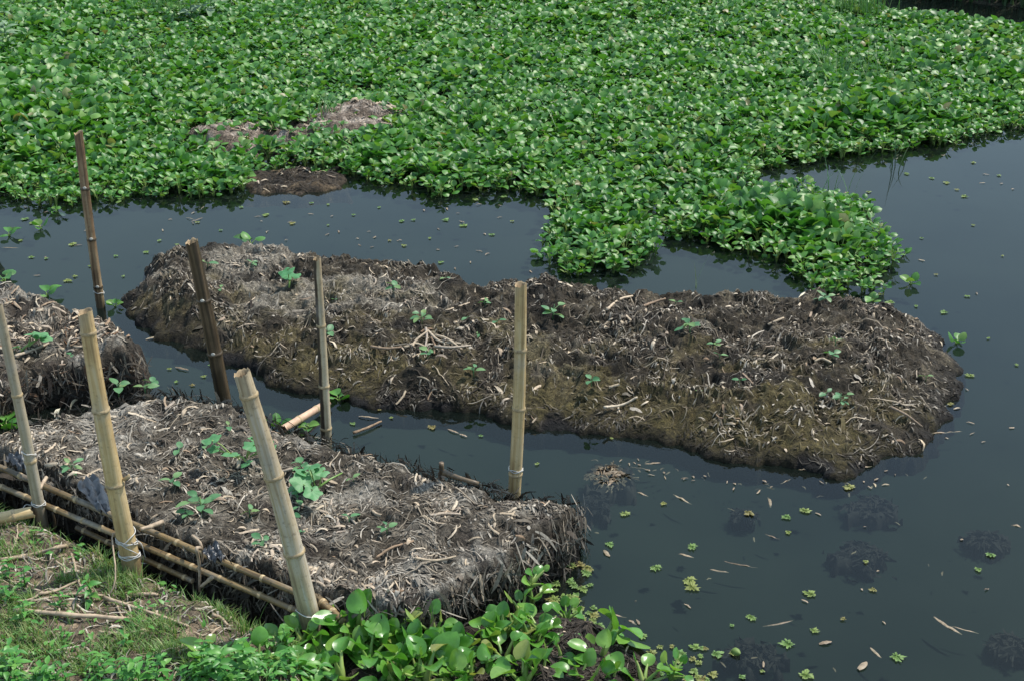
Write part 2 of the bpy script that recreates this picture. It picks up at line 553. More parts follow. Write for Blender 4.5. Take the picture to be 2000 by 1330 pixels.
sheet('pond_floor', -160, 160, -60, 260, -0.75, M_DIRT, (0.045, 0.045, 0.032))
def silt_mat():
    m, nt, out = new_mat('silt_cloud')
    g = nt.nodes.new('ShaderNodeNewGeometry')
    c = ramp(nt, noise_n(nt, 1.1, 4, 0.55, g.outputs['Position']), [(0.3, (0.017, 0.026, 0.022)), (0.7, (0.028, 0.039, 0.032))])
    d = N(nt, 'ShaderNodeBsdfDiffuse')
    nt.links.new(c, d.inputs['Color'])
    nt.links.new(d.outputs[0], out.inputs['Surface'])
    return m
sheet('pond_silt', -60, 60, 0.0, 80, -0.085, silt_mat())
sheet('pond_water', -60, 60, 0.0, 80, 0.0, M_WATER)

class HF:
    """height field on a regular grid"""
    def __init__(s, x0, y0, res, Z):
        s.x0, s.y0, s.res, s.Z = x0, y0, res, Z
    def at(s, x, y):
        fx = np.clip((np.asarray(x) - s.x0) / s.res, 0, s.Z.shape[0] - 1.001)
        fy = np.clip((np.asarray(y) - s.y0) / s.res, 0, s.Z.shape[1] - 1.001)
        i, j = fx.astype(int), fy.astype(int)
        u, v = fx - i, fy - j
        Z = s.Z
        return Z[i, j] * (1 - u) * (1 - v) + Z[i + 1, j] * u * (1 - v) + Z[i, j + 1] * (1 - u) * v + Z[i + 1, j + 1] * u * v
    def normal(s, x, y, e=0.03):
        n = np.stack([s.at(x - e, y) - s.at(x + e, y), s.at(x, y - e) - s.at(x, y + e), np.full(np.shape(x), 2 * e)], -1)
        return n / np.linalg.norm(n, axis=-1, keepdims=True)

# --- bank in the lower left
BANK = np.vstack([poly_w([(-900, 700), (-300, 860), (0, 972), (100, 1004), (250, 1072), (400, 1140), (560, 1212), (630, 1250), (655, 1330), (640, 1450)], 0.12),
                  np.array([(-0.35, 2.6), (0.6, 1.4), (3, 0.6), (40, 0.2), (40, -40), (-40, -40), (-40, 7)])])
def bank_z(x, y):
    d = poly_dist(BANK, x, y)
    z = np.where(d > 0, 0.14 * smooth(0, 0.13, d) + 0.05 * np.clip(d, 0, 3), -np.clip(-d * 1.3, 0, 0.5)) - 0.012
    m = smooth(-0.05, 0.15, d)
    z = z + m * (0.028 * fbm(x * 3.1, y * 3.1, 5, 3) + 0.018 * fbm(x * 13, y * 13, 9, 3) + 0.006 * fbm(x * 45, y * 45, 12, 2))
    return z
def axis(lo, a, b, hi, fine, coarse):
    l = a - (a - lo) * np.linspace(1, 0, coarse, endpoint=False) ** 2
    h = b + (hi - b) * np.linspace(0, 1, coarse + 1)[1:] ** 2
    return np.concatenate([l, np.arange(a, b, fine), h])
bx = axis(-40, -2.9, -0.2, 40, 0.014, 40)
by = axis(-40, 3.7, 6.0, 8, 0.014, 40)
BX, BY = np.meshgrid(bx, by, indexing='ij')
BZ = bank_z(BX, BY)
n_g = fbm(BX * 2.3, BY * 2.3, 41, 4)
n_h = fbm(BX * 9, BY * 9, 43, 3)
bc = np.array([0.15, 0.115, 0.08]) * (1 + 0.35 * n_h)[..., None]
bc = bc + smooth(0.1, 0.7, n_g)[..., None] * (np.array([0.09, 0.085, 0.045]) - bc) * 0.7
bc = bc * (0.45 + 0.55 * smooth(0.0, 0.1, BZ))[..., None]      # wet mud is a darker pigment by the water
me = make_mesh('bank', np.stack([BX, BY, BZ], -1), grid_faces(len(bx), len(by)), M_DIRT, True, np.clip(bc, 0.01, 1).reshape(-1, 3))
tag(link('bank', me), kind='structure')

# ------------------------------------------------------------------ strips: dead leaves, stalks, fibres
PAL = {'tan': (0.42, 0.335, 0.225), 'pale': (0.54, 0.47, 0.37), 'grey': (0.27, 0.243, 0.198), 'brown': (0.125, 0.095, 0.065), 'dark': (0.045, 0.034, 0.026),
       'rust': (0.24, 0.13, 0.07), 'ash': (0.4, 0.37, 0.315), 'olive': (0.13, 0.11, 0.04)}
for k_ in ('tan', 'pale', 'brown'):
    PAL[k_] = tuple(0.78 * v + 0.22 * PAL[k_][1] for v in PAL[k_])

def strips_on(hf, x, y, yaw, length, width, curv, arch, lift, S=4, twist=None):
    """ribbons that lie along a height field; returns V (N,(S+1)*2,3)"""
    n = len(x)
    s = np.linspace(-0.5, 0.5, S + 1)
    th = yaw[:, None] + curv[:, None] * s
    step = length[:, None] / S
    cx = np.cumsum(np.cos(th) * step, 1)
    cy = np.cumsum(np.sin(th) * step, 1)
    cx, cy = cx - cx.mean(1, keepdims=True) + x[:, None], cy - cy.mean(1, keepdims=True) + y[:, None]
    prof = np.array([0.5] + [1.0] * (S - 1) + [0.3]) if S > 2 else np.array([0.6, 1, 0.4])
    w = 0.5 * width[:, None] * prof
    nx, ny = -np.sin(th), np.cos(th)
    a = arch[:, None] * np.sin(np.pi * (s + 0.5)) + lift[:, None]
    nz_ = hf.normal(x, y)[:, 2]
    length = length * np.clip(nz_ * 1.1, 0.25, 1)
    step = length[:, None] / S
    cx = np.cumsum(np.cos(th) * step, 1)
    cy = np.cumsum(np.sin(th) * step, 1)
    cx, cy = cx - cx.mean(1, keepdims=True) + x[:, None], cy - cy.mean(1, keepdims=True) + y[:, None]
    tw = (rng.uniform(-1, 1, (n, 1)) * 0.4 + rng.uniform(-1, 1, (n, 1)) * s * 1.2) if twist is None else twist[:, None] + 0 * s
    V = np.zeros((n, S + 1, 2, 3))
    for k, sg in enumerate((-1, 1)):
        X = cx + sg * w * nx * np.cos(tw)
        Y = cy + sg * w * ny * np.cos(tw)
        V[:, :, k, 0], V[:, :, k, 1] = X, Y
        V[:, :, k, 2] = hf.at(cx, cy) + a + sg * w * np.sin(tw) + np.abs(w * np.sin(tw)) * 0.6
    return V.reshape(n, -1, 3)

def strip_faces(n, S):
    base = np.array([(2 * k, 2 * k + 1, 2 * k + 3, 2 * k + 2) for k in range(S)])
    return (base[None] + (np.arange(n) * 2 * (S + 1))[:, None, None]).reshape(-1, 4)

def strip_template(L, W, curv, arch, fold, S=5, prof=None):
    s = np.linspace(0, 1, S + 1)
    th = curv * (s - 0.5)
    x, y = np.cumsum(np.cos(th)) * L / S, np.cumsum(np.sin(th)) * L / S
    x, y = x - x.mean(), y - y.mean()
    if prof is None:
        prof = np.sin(np.pi * np.clip(s * 0.86 + 0.1, 0, 1)) ** 0.6
    w = 0.5 * W * prof
    z = arch * np.sin(np.pi * s) + rng.normal(0, 0.1 * arch + 0.001, S + 1)
    V = np.zeros((S + 1, 3, 3))
    for k, sg in enumerate((-1, 0, 1)):
        V[:, k, 0] = x - sg * w * np.sin(th)
        V[:, k, 1] = y + sg * w * np.cos(th)
        V[:, k, 2] = z + (fold * w if sg == 0 else 0)
    return V.reshape(-1, 3), grid_faces(S + 1, 3)

SCRAPS = []
for k in range(26):
    kind = k % 4
    if kind == 0:      # broad torn leaf
        v, f = strip_template(rng.uniform(0.06, 0.11), rng.uniform(0.018, 0.032), rng.uniform(-1.2, 1.2), rng.uniform(0.008, 0.025), rng.uniform(-0.5, 0.9))
    elif kind == 1:    # narrow curled stalk skin
        v, f = strip_template(rng.uniform(0.09, 0.18), rng.uniform(0.008, 0.014), rng.uniform(-2.2, 2.2), rng.uniform(0.005, 0.02), rng.uniform(0.4, 1.0), 7)
    elif kind == 2:    # short flake
        v, f = strip_template(rng.uniform(0.04, 0.07), rng.uniform(0.014, 0.024), rng.uniform(-0.8, 0.8), rng.uniform(0.006, 0.018), rng.uniform(-0.8, 0.8), 4)
    else:              # half tube stalk
        v, f = strip_template(rng.uniform(0.08, 0.16), rng.uniform(0.012, 0.02), rng.uniform(-0.9, 0.9), rng.uniform(0.0, 0.015), 1.4, 6, np.full(7, 1.0))
    SCRAPS.append(make_mesh('dead_leaf', v, f, M_DEAD))

def lay(hf, x, y, yaw, tilt=0.0, s=1.0, lift=0.004):
    n = Vector(hf.normal(np.array([x]), np.array([y]))[0])
    q = Vector((0, 0, 1)).rotation_difference(n).to_matrix().to_4x4()
    z = float(hf.at(np.array([x]), np.array([y]))[0]) + lift
    return Matrix.Translation((x, y, z)) @ q @ Matrix.Rotation(yaw, 4, 'Z') @ Matrix.Rotation(tilt, 4, 'X') @ Matrix.Scale(s, 4)

# ------------------------------------------------------------------ heaps of rotted water hyacinth
def heap(name, label, cat, poly, ws, zr, res, seed, colfun, n_fib, n_flake, n_leaf, rough=1.0, pal=('tan', 'pale', 'grey', 'brown', 'dark'), palw=None, group=None, leaf_s=1.0, view=True, sink=0.3, long_f=1.0, n_side=0, edge=1.0):
    poly = np.asarray(poly)
    lo, hi = poly.min(0) - 0.25, poly.max(0) + 0.25
    xs, ys = np.arange(lo[0], hi[0], res), np.arange(lo[1], hi[1], res)
    X, Y = np.meshgrid(xs, ys, indexing='ij')
    d, w = poly_dist(poly, X, Y, ws)
    d = d + 0.05 * edge * fbm(X * 3.3, Y * 3.3, seed, 3) * rough + 0.022 * fbm(X * 14, Y * 14, seed + 3, 2)
    t = np.clip(d / w, 0, 1)
    prof = np.sin(t * np.pi / 2) ** 0.8
    wx, wy = X + 0.06 * fbm(X * 6, Y * 6, seed + 7, 2), Y + 0.06 * fbm(X * 6 + 9, Y * 6, seed + 8, 2)
    m = smooth(0.0, 0.6, t)
    rel = 0.05 * fbm(wx * 1.9, wy * 1.9, seed + 1, 3) + 0.026 * ridged(wx * 5.2, wy * 5.2, seed + 2, 3) + 0.017 * fbm(wx * 16, wy * 16, seed + 4, 3) + 0.008 * ridged(wx * 34, wy * 34, seed + 5, 2) + 0.006 * fbm(X * 55, Y * 55, seed + 6, 2)
    Z = np.where(d > 0, zr * prof + 0.004, 0.004 - np.clip(-d / 0.1, 0, 1) * sink) + rel * rough * (0.25 + 0.75 * m) * np.where(d > 0, 1, np.clip(1 + d / 0.05, 0, 1))
    hf = HF(xs[0], ys[0], res, Z)
    col = colfun(X, Y, d, t, rel)
    cover = smooth(-0.1, 0.6, fbm(X * 2.6 + 5, Y * 2.6, seed + 40, 3) + 0.6 * fbm(X * 9, Y * 9, seed + 41, 2))
    flat = np.clip((hf.normal(X, Y, 0.02)[..., 2] - 0.3) / 0.5, 0, 1)
    root = empty(name, (float(poly[:, 0].mean()), float(poly[:, 1].mean()), 0))
    tag(root, label, cat, group)
    off = Matrix.Translation(-root.location)
    V = np.stack([X, Y, Z], -1).reshape(-1, 3) - np.array(root.location)
    keep = (d > -0.16)
    F = grid_faces(len(xs), len(ys))
    F = F[keep.ravel()[F].all(1)]
    link('mound', make_mesh('mound', V, F, M_SOIL, True, np.clip(col * 0.74, 0.008, 0.9).reshape(-1, 3)), root)
    # fibres and flakes joined in one part
    def pts(n, dmin):
        x, y = rng.uniform(lo[0], hi[0], n * 6), rng.uniform(lo[1], hi[1], n * 6)
        i = ((x - xs[0]) / res).astype(int).clip(0, len(xs) - 1)
        j = ((y - ys[0]) / res).astype(int).clip(0, len(ys) - 1)
        ok = (d[i, j] > dmin) & (rng.random(len(x)) < (0.1 + 0.9 * cover[i, j]) * (0.03 + 0.97 * flat[i, j]))
        return x[ok][:n], y[ok][:n], i[ok][:n], j[ok][:n]
    parts_V, parts_F, parts_C, off_v = [], [], [], 0
    P_ = np.array([PAL[p] for p in pal])
    pw = np.array(palw if palw is not None else [1] * len(pal), float)
    pw /= pw.sum()
    for n, S, Lr, Wr, cr, ar, follow in ((n_fib, 5, (0.04, 0.12), (0.002, 0.0045), 2.8, 0.003, 0.8), (n_flake, 3, (0.01, 0.04), (0.003, 0.0095), 0.7, 0.004, 0.55), (n_fib // 22, 6, (0.08, 0.22), (0.003, 0.007), 1.1, 0.008, 0.5), (n_flake // 80, 4, (0.03, 0.07), (0.012, 0.022), 0.5, 0.008, 0.5)):
        x, y, i, j = pts(n, -0.015)
        k = len(x)
        flow = np.pi * fbm(x * 2.2, y * 2.2, seed + 20, 2) * 1.6
        yaw = np.where(rng.random(k) < follow, flow + rng.normal(0, 0.35, k), rng.uniform(0, 6.28, k))
        ln = rng.uniform(*Lr, k) * rng.uniform(0.6, 1.3, k) * long_f
        wd = rng.uniform(*Wr, k)
        VV = strips_on(hf, x, y, yaw, ln, wd, rng.normal(0, cr * 0.5, k), np.abs(rng.normal(0, ar, k)), rng.uniform(0.0, 0.006, k), S)
        base = np.minimum(col[i, j] * rng.uniform(0.35, 1.3, (k, 1)), 0.6)
        pc = P_[rng.choice(len(pal), k, p=pw)] * rng.uniform(0.55, 1.12, (k, 1))
        mixf = np.where(rng.random((k, 1)) < {3: 0.45, 5: 0.2, 6: 0.8, 4: 0.5}[S], rng.uniform(0.6, 1, (k, 1)), rng.uniform(0, 0.25, (k, 1)))
        cc = base * (1 - mixf) + pc * mixf
        wet = 0.35 + 0.65 * smooth(0.015, 0.09, hf.at(x, y))[:, None]     # soaked bits by the water line are darker stuff
        parts_V.append(VV.reshape(-1, 3))
        parts_F.append(strip_faces(k, S) + off_v)
        parts_C.append(np.repeat(cc * wet, 2 * (S + 1), 0))
        off_v += k * 2 * (S + 1)
    # torn ends sticking out of the steep faces
    n_s = n_side
    if n_s:
        e0, e1 = poly, np.roll(poly, -1, 0)
        el = np.hypot(*(e1 - e0).T) * (np.asarray(ws) < 0.11)
        pick = rng.choice(len(poly), n_s, p=el / el.sum())
        t_ = rng.random((n_s, 1))
        tan = (e1 - e0)[pick] / (np.hypot(*(e1 - e0)[pick].T)[:, None] + 1e-9)
        cen = poly.mean(0)
        nor = np.stack([tan[:, 1], -tan[:, 0]], 1)
        mid = e0[pick] + t_ * (e1 - e0)[pick]
        out_ = ~poly_inside(poly, mid[:, 0] + nor[:, 0] * 0.02, mid[:, 1] + nor[:, 1] * 0.02)
        nor = np.where(out_[:, None], nor, -nor)
        zz = rng.random(n_s) ** 0.8 * zr * 1.02
        dd_ = d[((mid[:, 0] - xs[0]) / res).astype(int).clip(0, len(xs) - 1), ((mid[:, 1] - ys[0]) / res).astype(int).clip(0, len(ys) - 1)]
        c0 = np.column_stack([mid - nor * (np.where(rng.random(n_s) < 0.2, -rng.uniform(0, 0.05, n_s), rng.uniform(-0.012, 0.01, n_s)) - np.clip(dd_, -0.03, 0.06) + 0.0)[:, None], zz])
        th = rng.normal(0.0, 1.35, n_s)
        dirv = np.column_stack([tan * np.sin(th)[:, None] + nor * rng.uniform(-0.1, 0.75, n_s)[:, None], -np.cos(th)])
        dirv /= np.linalg.norm(dirv, axis=1)[:, None]
        n3 = np.column_stack([nor, np.full(n_s, 0.3)])
        sidev = np.cross(dirv, n3 + rng.normal(0, 0.5, (n_s, 3)))
        sidev /= np.linalg.norm(sidev, axis=1)[:, None]
        ln, wd = rng.uniform(0.03, 0.12, n_s), rng.choice([0.003, 0.006, 0.012, 0.018], n_s, p=[0.46, 0.34, 0.16, 0.04]) * rng.uniform(0.7, 1.2, n_s)
        S = 4
        VV = np.zeros((n_s, S + 1, 2, 3))
        bend_ = rng.normal(0, 0.3, n_s)
        for q in range(S + 1):
            u = q / S
            ctr = c0 + dirv * (ln * (u - 0.5))[:, None] + sidev * (ln * bend_ * u * (1 - u))[:, None]
            ctr[:, 2] -= 0.25 * ln * u * u
            w_ = wd * (0.5 if q == 0 else (0.15 if q == S else 1.0))
            for k_, sg in enumerate((-1, 1)):
                VV[:, q, k_] = ctr + sidev * (sg * w_ * 0.5)[:, None]
        VV[..., 2] = np.maximum(VV[..., 2], -0.02)
        k = n_s
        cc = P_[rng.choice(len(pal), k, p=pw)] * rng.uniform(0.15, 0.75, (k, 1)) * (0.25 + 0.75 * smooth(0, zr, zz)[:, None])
        parts_V.append(VV.reshape(-1, 3))
        parts_F.append(strip_faces(k, S) + off_v)
        parts_C.append(np.repeat(cc, 2 * (S + 1), 0))
        off_v += k * 2 * (S + 1)
    V = np.concatenate(parts_V) - np.array(root.location)
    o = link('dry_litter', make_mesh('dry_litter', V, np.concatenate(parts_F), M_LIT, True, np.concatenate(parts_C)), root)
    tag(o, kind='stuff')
    x, y, i, j = pts(n_leaf * 6, 0.02)
    if view:
        px, py, zc = to_px(x, y, hf.at(x, y))
        ok = (px > 5) & (px < 1995) & (py > 5) & (py < 1325)
        nrm = hf.normal(x, y)
        ok &= (nrm[:, 1] * -y + nrm[:, 2] * (CAM_H - hf.at(x, y)) - nrm[:, 0] * x) > 0
        x, y = x[ok], y[ok]
    x, y = x[:n_leaf], y[:n_leaf]
    for q in range(len(x)):
        M = off @ lay(hf, x[q], y[q], rng.uniform(0, 6.28), rng.normal(0, 0.22), rng.uniform(0.3, 0.72) * leaf_s)
        link('dead_leaf', SCRAPS[int(rng.integers(len(SCRAPS)))], root, M)
    return hf, root

def c3(*a):
    return np.array(a)[None, None]

def col_far(X, Y, d, t, rel):
    a = fbm(X * 1.7, Y * 1.7, 71, 4)
    b = fbm(X * 5.5, Y * 5.5, 73, 4)
    c = c3(0.052, 0.042, 0.029) + 0 * X[..., None]
    c = c + smooth(-0.1, 0.7, b)[..., None] * (c3(0.15, 0.124, 0.086) - c)
    pale = smooth(0.15, 0.65, a + 0.25 * b - 0.22 * (X + 0.6) * (np.abs(X + 0.6) > 0)) * smooth(0.2, 0.6, t)
    c = c + (pale * 0.75)[..., None] * (c3(0.36, 0.325, 0.27) - c)
    fx = X * 0.28 + Y                                        # the near flank of the heap carries moss
    moss = smooth(-0.25, 0.45, b * 0.6 + a * 0.3 + (6.75 - fx) * 0.8)
    c = c + (moss * 0.78)[..., None] * (c3(0.1, 0.08, 0.026) - c)
    dk = smooth(0.25, 0.6, fbm(X * 3.1 + 4, Y * 3.1, 79, 3))
    c = c + (dk * 0.85)[..., None] * (c3(0.022, 0.018, 0.013) - c)
    wet = smooth(0.12, 0.0, d)
    return c * (1 - 0.7 * wet)[..., None]

def col_near(X, Y, d, t, rel):
    a = fbm(X * 2.0, Y * 2.0, 91, 4)
    b = fbm(X * 7, Y * 7, 93, 4)
    c = c3(0.088, 0.073, 0.054) + 0 * X[..., None]
    c = c + smooth(-0.2, 0.6, b)[..., None] * (c3(0.205, 0.18, 0.145) - c)
    ash = smooth(0.05, 0.65, a + 0.5 * b)
    c = c + (ash * 0.7)[..., None] * (c3(0.4, 0.37, 0.32) - c)
    dk = smooth(0.3, 0.62, fbm(X * 4.1 + 4, Y * 4.1, 99, 3))
    c = c + (dk * 0.85)[..., None] * (c3(0.05, 0.04, 0.032) - c)
    side = smooth(0.9, 0.2, t)  # steep faces coloured darker, standing in for their shade
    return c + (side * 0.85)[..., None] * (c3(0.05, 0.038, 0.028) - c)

PA = poly_w([(235, 590), (300, 528), (400, 494, .08), (500, 480, .1), (600, 483, .12), (720, 506, .12), (850, 522, .1), (960, 548, .1), (1060, 553, .1), (1200, 566, .08), (1320, 576, .08), (1450, 588, .06),
             (1560, 588, .05), (1660, 598, .03), (1770, 622), (1830, 664), (1868, 722), (1848, 795), (1825, 848), (1765, 888), (1640, 925), (1480, 908), (1380, 893), (1280, 860), (1200, 848), (1050, 842), (960, 822), (830, 806),
             (740, 795), (650, 780), (560, 752), (500, 735), (440, 708), (380, 690), (320, 660), (255, 622)])
WA = [0.3] * 3 + [0.2] * 9 + [0.3, 0.4, 0.45, 0.5, 0.5, 0.5] + [0.6] * 12 + [0.35] * 6
hfA, bedA = heap('compost_heap', 'long dark heap of rotting water hyacinth lying in the open pond', 'compost heap', PA, WA, 0.12, 0.0095, 100, col_far, 5200, 15500, 300, 1.15,
                 palw=[2.4, 2.6, 2.4, 2, 3])
PB = poly_w([(-150, 872), (0, 848), (120, 806), (250, 777), (335, 764), (445, 792), (640, 862), (800, 908), (1000, 962), (1122, 984), (1133, 1003), (1065, 1052), (1000, 1092), (930, 1125), (868, 1165), (800, 1186),
             (700, 1184), (615, 1163), (480, 1112), (300, 1030), (150, 962), (0, 898)], 0.215)
WB = [0.1] * 9 + [0.045] * 6 + [0.045] * 7
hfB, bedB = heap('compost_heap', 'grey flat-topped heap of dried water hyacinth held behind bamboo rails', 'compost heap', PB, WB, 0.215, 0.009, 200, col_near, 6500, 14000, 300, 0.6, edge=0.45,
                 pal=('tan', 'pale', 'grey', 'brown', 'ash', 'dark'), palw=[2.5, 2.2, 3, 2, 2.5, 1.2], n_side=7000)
PC = poly_w([(-420, 520), (-100, 535), (0, 558), (100, 582), (200, 606), (262, 645), (285, 690), (262, 712), (180, 718), (100, 726), (0, 752), (-200, 800), (-420, 830)], 0.19)
WC = [0.12] * 6 + [0.05] * 7
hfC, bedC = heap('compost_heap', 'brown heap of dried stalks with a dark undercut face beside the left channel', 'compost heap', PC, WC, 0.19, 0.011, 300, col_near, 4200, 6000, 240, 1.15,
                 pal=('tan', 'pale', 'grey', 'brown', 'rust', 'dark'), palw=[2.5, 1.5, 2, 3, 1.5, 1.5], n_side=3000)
# low heaps of dry litter inside the floating mat, and the bare shore below them
def col_dry(X, Y, d, t, rel):
    b = fbm(X * 7, Y * 7, 123, 4)
    c = c3(0.2, 0.155, 0.12) + 0 * X[..., None]
    return c + smooth(-0.1, 0.6, b)[..., None] * (c3(0.46, 0.39, 0.33) - c)
def col_mud(X, Y, d, t, rel):
    b = fbm(X * 6, Y * 6, 133, 4)
    c = c3(0.06, 0.045, 0.03) + 0 * X[..., None]
    return c + smooth(0.0, 0.6, b)[..., None] * (c3(0.16, 0.115, 0.07) - c)
def ell(cx, cy, rx, ry, z, n=18):
    return poly_w([(cx + rx * math.cos(a) * (1 + 0.12 * math.sin(3 * a + cx)), cy + ry * math.sin(a)) for a in np.linspace(0, 2 * math.pi, n, endpoint=False)], z)
ELL_DRY = [(690, 236, 128, 32), (470, 264, 118, 30)]
hfD, _ = heap('litter_pile', 'pale dry litter pile in the middle of the green hyacinth mat', 'litter pile', ell(*ELL_DRY[0], 0.05), [0.3] * 18, 0.07, 0.018, 400, col_dry, 900, 1300, 60, 1.0, edge=4.0, palw=[3, 3, 1, 2, 0.6], leaf_s=1.4, sink=0.1)
heap('litter_pile', 'smaller brown litter pile half grown over by hyacinth leaves', 'litter pile', ell(*ELL_DRY[1], 0.04), [0.3] * 18, 0.05, 0.018, 430, col_dry, 700, 900, 40, 1.0, edge=4.0, palw=[3, 2, 1, 3, 1], leaf_s=1.3, sink=0.1)
hfM, _ = heap('mud_shelf', 'bare brown mud shelf at the water edge below the hyacinths', 'mud', ell(588, 352, 108, 19, 0.0), [0.4] * 18, 0.02, 0.015, 460, col_mud, 900, 500, 25, 1.0, edge=4.0, palw=[1, 0.5, 1, 3, 3], sink=0.1)
hfR, _ = heap('root_tangle', 'dark tangle of wet hyacinth roots at the foot of the near heap', 'roots', poly_w([(640, 1235), (800, 1215), (960, 1215), (1060, 1190), (1180, 1225), (1260, 1290), (1300, 1400), (1150, 1500), (700, 1500), (600, 1330)], 0.02),
              [0.3] * 10, 0.07, 0.011, 480, lambda X, Y, d, t, rel: c3(0.035, 0.027, 0.02) * (1 + 0.5 * fbm(X * 9, Y * 9, 3, 3))[..., None], 5000, 500, 12, 1.0, pal=('dark', 'brown', 'grey'), palw=[5, 3, 0.6], sink=0.2, long_f=1.3)
# ------------------------------------------------------------------ bamboo
def lathe(zs, rs, n=20, offs=None):
    a = np.linspace(0, 2 * np.pi, n, endpoint=False)
    V = np.zeros((len(zs), n, 3))
    V[:, :, 0] = np.cos(a) * np.asarray(rs)[:, None]
    V[:, :, 1] = np.sin(a) * np.asarray(rs)[:, None]
    V[:, :, 2] = np.asarray(zs)[:, None] + (0 if offs is None else offs)
    F = grid_faces(len(zs), n)
    wrap = np.array([(k * n + n - 1, (k + 1) * n + n - 1, (k + 1) * n, k * n) for k in range(len(zs) - 1)])
    return V.reshape(-1, 3), np.vstack([F, wrap])

def bamboo(name, label, cat, base, top, r0, r1, nodes, mat, node_mat, ties=(), group=None, open_top=True, bow=0.0, bury=0.15, stub=None, scars=False):
    base, top = Vector(base), Vector(top)
    ax = top - base
    L = ax.length
    q = Vector((0, 0, 1)).rotation_difference(ax).to_matrix().to_4x4()
    root = empty(name, M=Matrix.Translation(base) @ q)
    tag(root, label, cat, group)
    rad = lambda f: r0 + (r1 - r0) * f
    bend = lambda z: bow * math.sin(math.pi * np.clip(z / L, 0, 1))
    zs = sorted(set([-bury, 0.0] + list(np.linspace(0, L, 14)) + [n_ * L + e for n_ in nodes for e in (-0.02, -0.008, 0.0, 0.008, 0.02)]))
    zs = [z for z in zs if z <= L]
    rs = []
    for z in zs:
        f = max(z, 0) / L
        dn = min([abs(z - n_ * L) for n_ in nodes] + [9])
        rs.append(rad(f) * (1 + 0.07 * max(0, 1 - dn / 0.018)))
    n = 22
    jag = np.zeros((len(zs), n))
    if open_top:
        jag[-1] = rng.normal(0, 0.003, n) + 0.006 * np.sin(np.linspace(0, 2 * np.pi, n) + 1)
    V, F = lathe(np.array(zs), np.array(rs), n, jag)
    V[:, 0] += [bend(z) for z in V[:, 2]]
    fl = [F]
    mi = [0] * len(F)
    k0 = len(V)
    rt = rad(1.0)
    zz = np.array([L + 0.0, L - 0.004, L - 0.05, L - 0.05])
    rr = np.array([rt, rt * 0.76, rt * 0.72, rt * 0.01]) if open_top else np.array([rt, rt * 0.9, rt * 0.5, rt * 0.01])
    if not open_top:
        zz = np.array([L, L + 0.001, L + 0.002, L + 0.002])
    V2, F2 = lathe(zz, rr, n, np.vstack([jag[-1], jag[-1], np.zeros((2, n))]))
    fl.append(F2 + k0)
    mi += [1] * len(F2)
    me = make_mesh('culm', np.vstack([V, V2]), np.vstack(fl), [mat, M_HOLLOW], True, mi=mi)
    link('culm', me, root)
    for n_ in nodes:
        z = n_ * L
        r = rad(n_) * 1.07
        V, F = lathe(np.array([z - 0.006, z - 0.003, z, z + 0.004, z + 0.009]), np.array([r * 0.97, r * 1.07, r * 1.05, r * 1.075, r * 0.96]), 20, rng.normal(0, 0.0007, 20)[None])
        V[:, 0] += bend(z)
        link('node_ring', make_mesh('node_ring', V, F, node_mat), root)
    for n_ in (nodes if scars else ()):  # pale ellipse on each node, a painted sun glint
        z = n_ * L + 0.012
        V, F = lathe(np.array([-.5, -.4, 0, .4, .5]), np.array([.02, .3, .5, .3, .02]), 10)
        V = V * np.array([0.022, 0.006, 0.016]) + np.array([0.003, -rad(n_) * 1.05, z])
        link('node_glint', make_mesh('node_glint', V, F, M_NODE_GLINT), root)
    if stub is not None:       # small broken branch stub beside a node
        z = stub * L
        V, F = tube([(rad(stub) * 0.9, 0, z), (rad(stub) * 1.5, 0.0, z + 0.012), (rad(stub) * 1.6, 0, z + 0.022)], [0.008, 0.007, 0.004], 6)
        link('branch_stub', make_mesh('branch_stub', V, F, node_mat), root)
    for tz, turns, tilt in ties:
        z = tz * L
        r = rad(tz) + 0.003
        a = np.linspace(0, 2 * np.pi * turns, int(26 * turns))
        pts = np.stack([np.cos(a) * r * 1.02 + bend(z), np.sin(a) * r * 1.02, z + tilt * r * np.cos(a + 2.6) + 0.006 * a / 6.28 + 0.003 * np.sin(3.7 * a)], 1)
        V, F = tube(pts, 0.0019, 5)
        link('twine', make_mesh('twine', V, F, M_TWINE), root)
    return root

def stake(label, bpx, bz, tpx, w0, w1, node_px, mat, node_mat, ties_px=(), dY=0.0, **kw):
    b = P(bpx[0], bpx[1], bz)
    t = PY(tpx[0], tpx[1], b.y + dY)
    zc0, zc1 = to_px(*b)[2], to_px(*t)[2]
    L = (t - b).length
    def frac(py):
        lo, hi = 0.0, 1.0
        for _ in range(30):
            m = (lo + hi) / 2
            if to_px(*(b + (t - b) * m))[1] > py:
                lo = m
            else:
                hi = m
        return lo
    nodes = [frac(y) for y in node_px]
    ties = [(frac(y), n_, tl) for y, n_, tl in ties_px]
    return bamboo('bamboo_stake', label, 'bamboo stake', b, t, w0 / 2 / FPX * zc0, w1 / 2 / FPX * zc1, nodes, mat, node_mat, ties, 'bamboo stakes standing along the heaps', **kw)

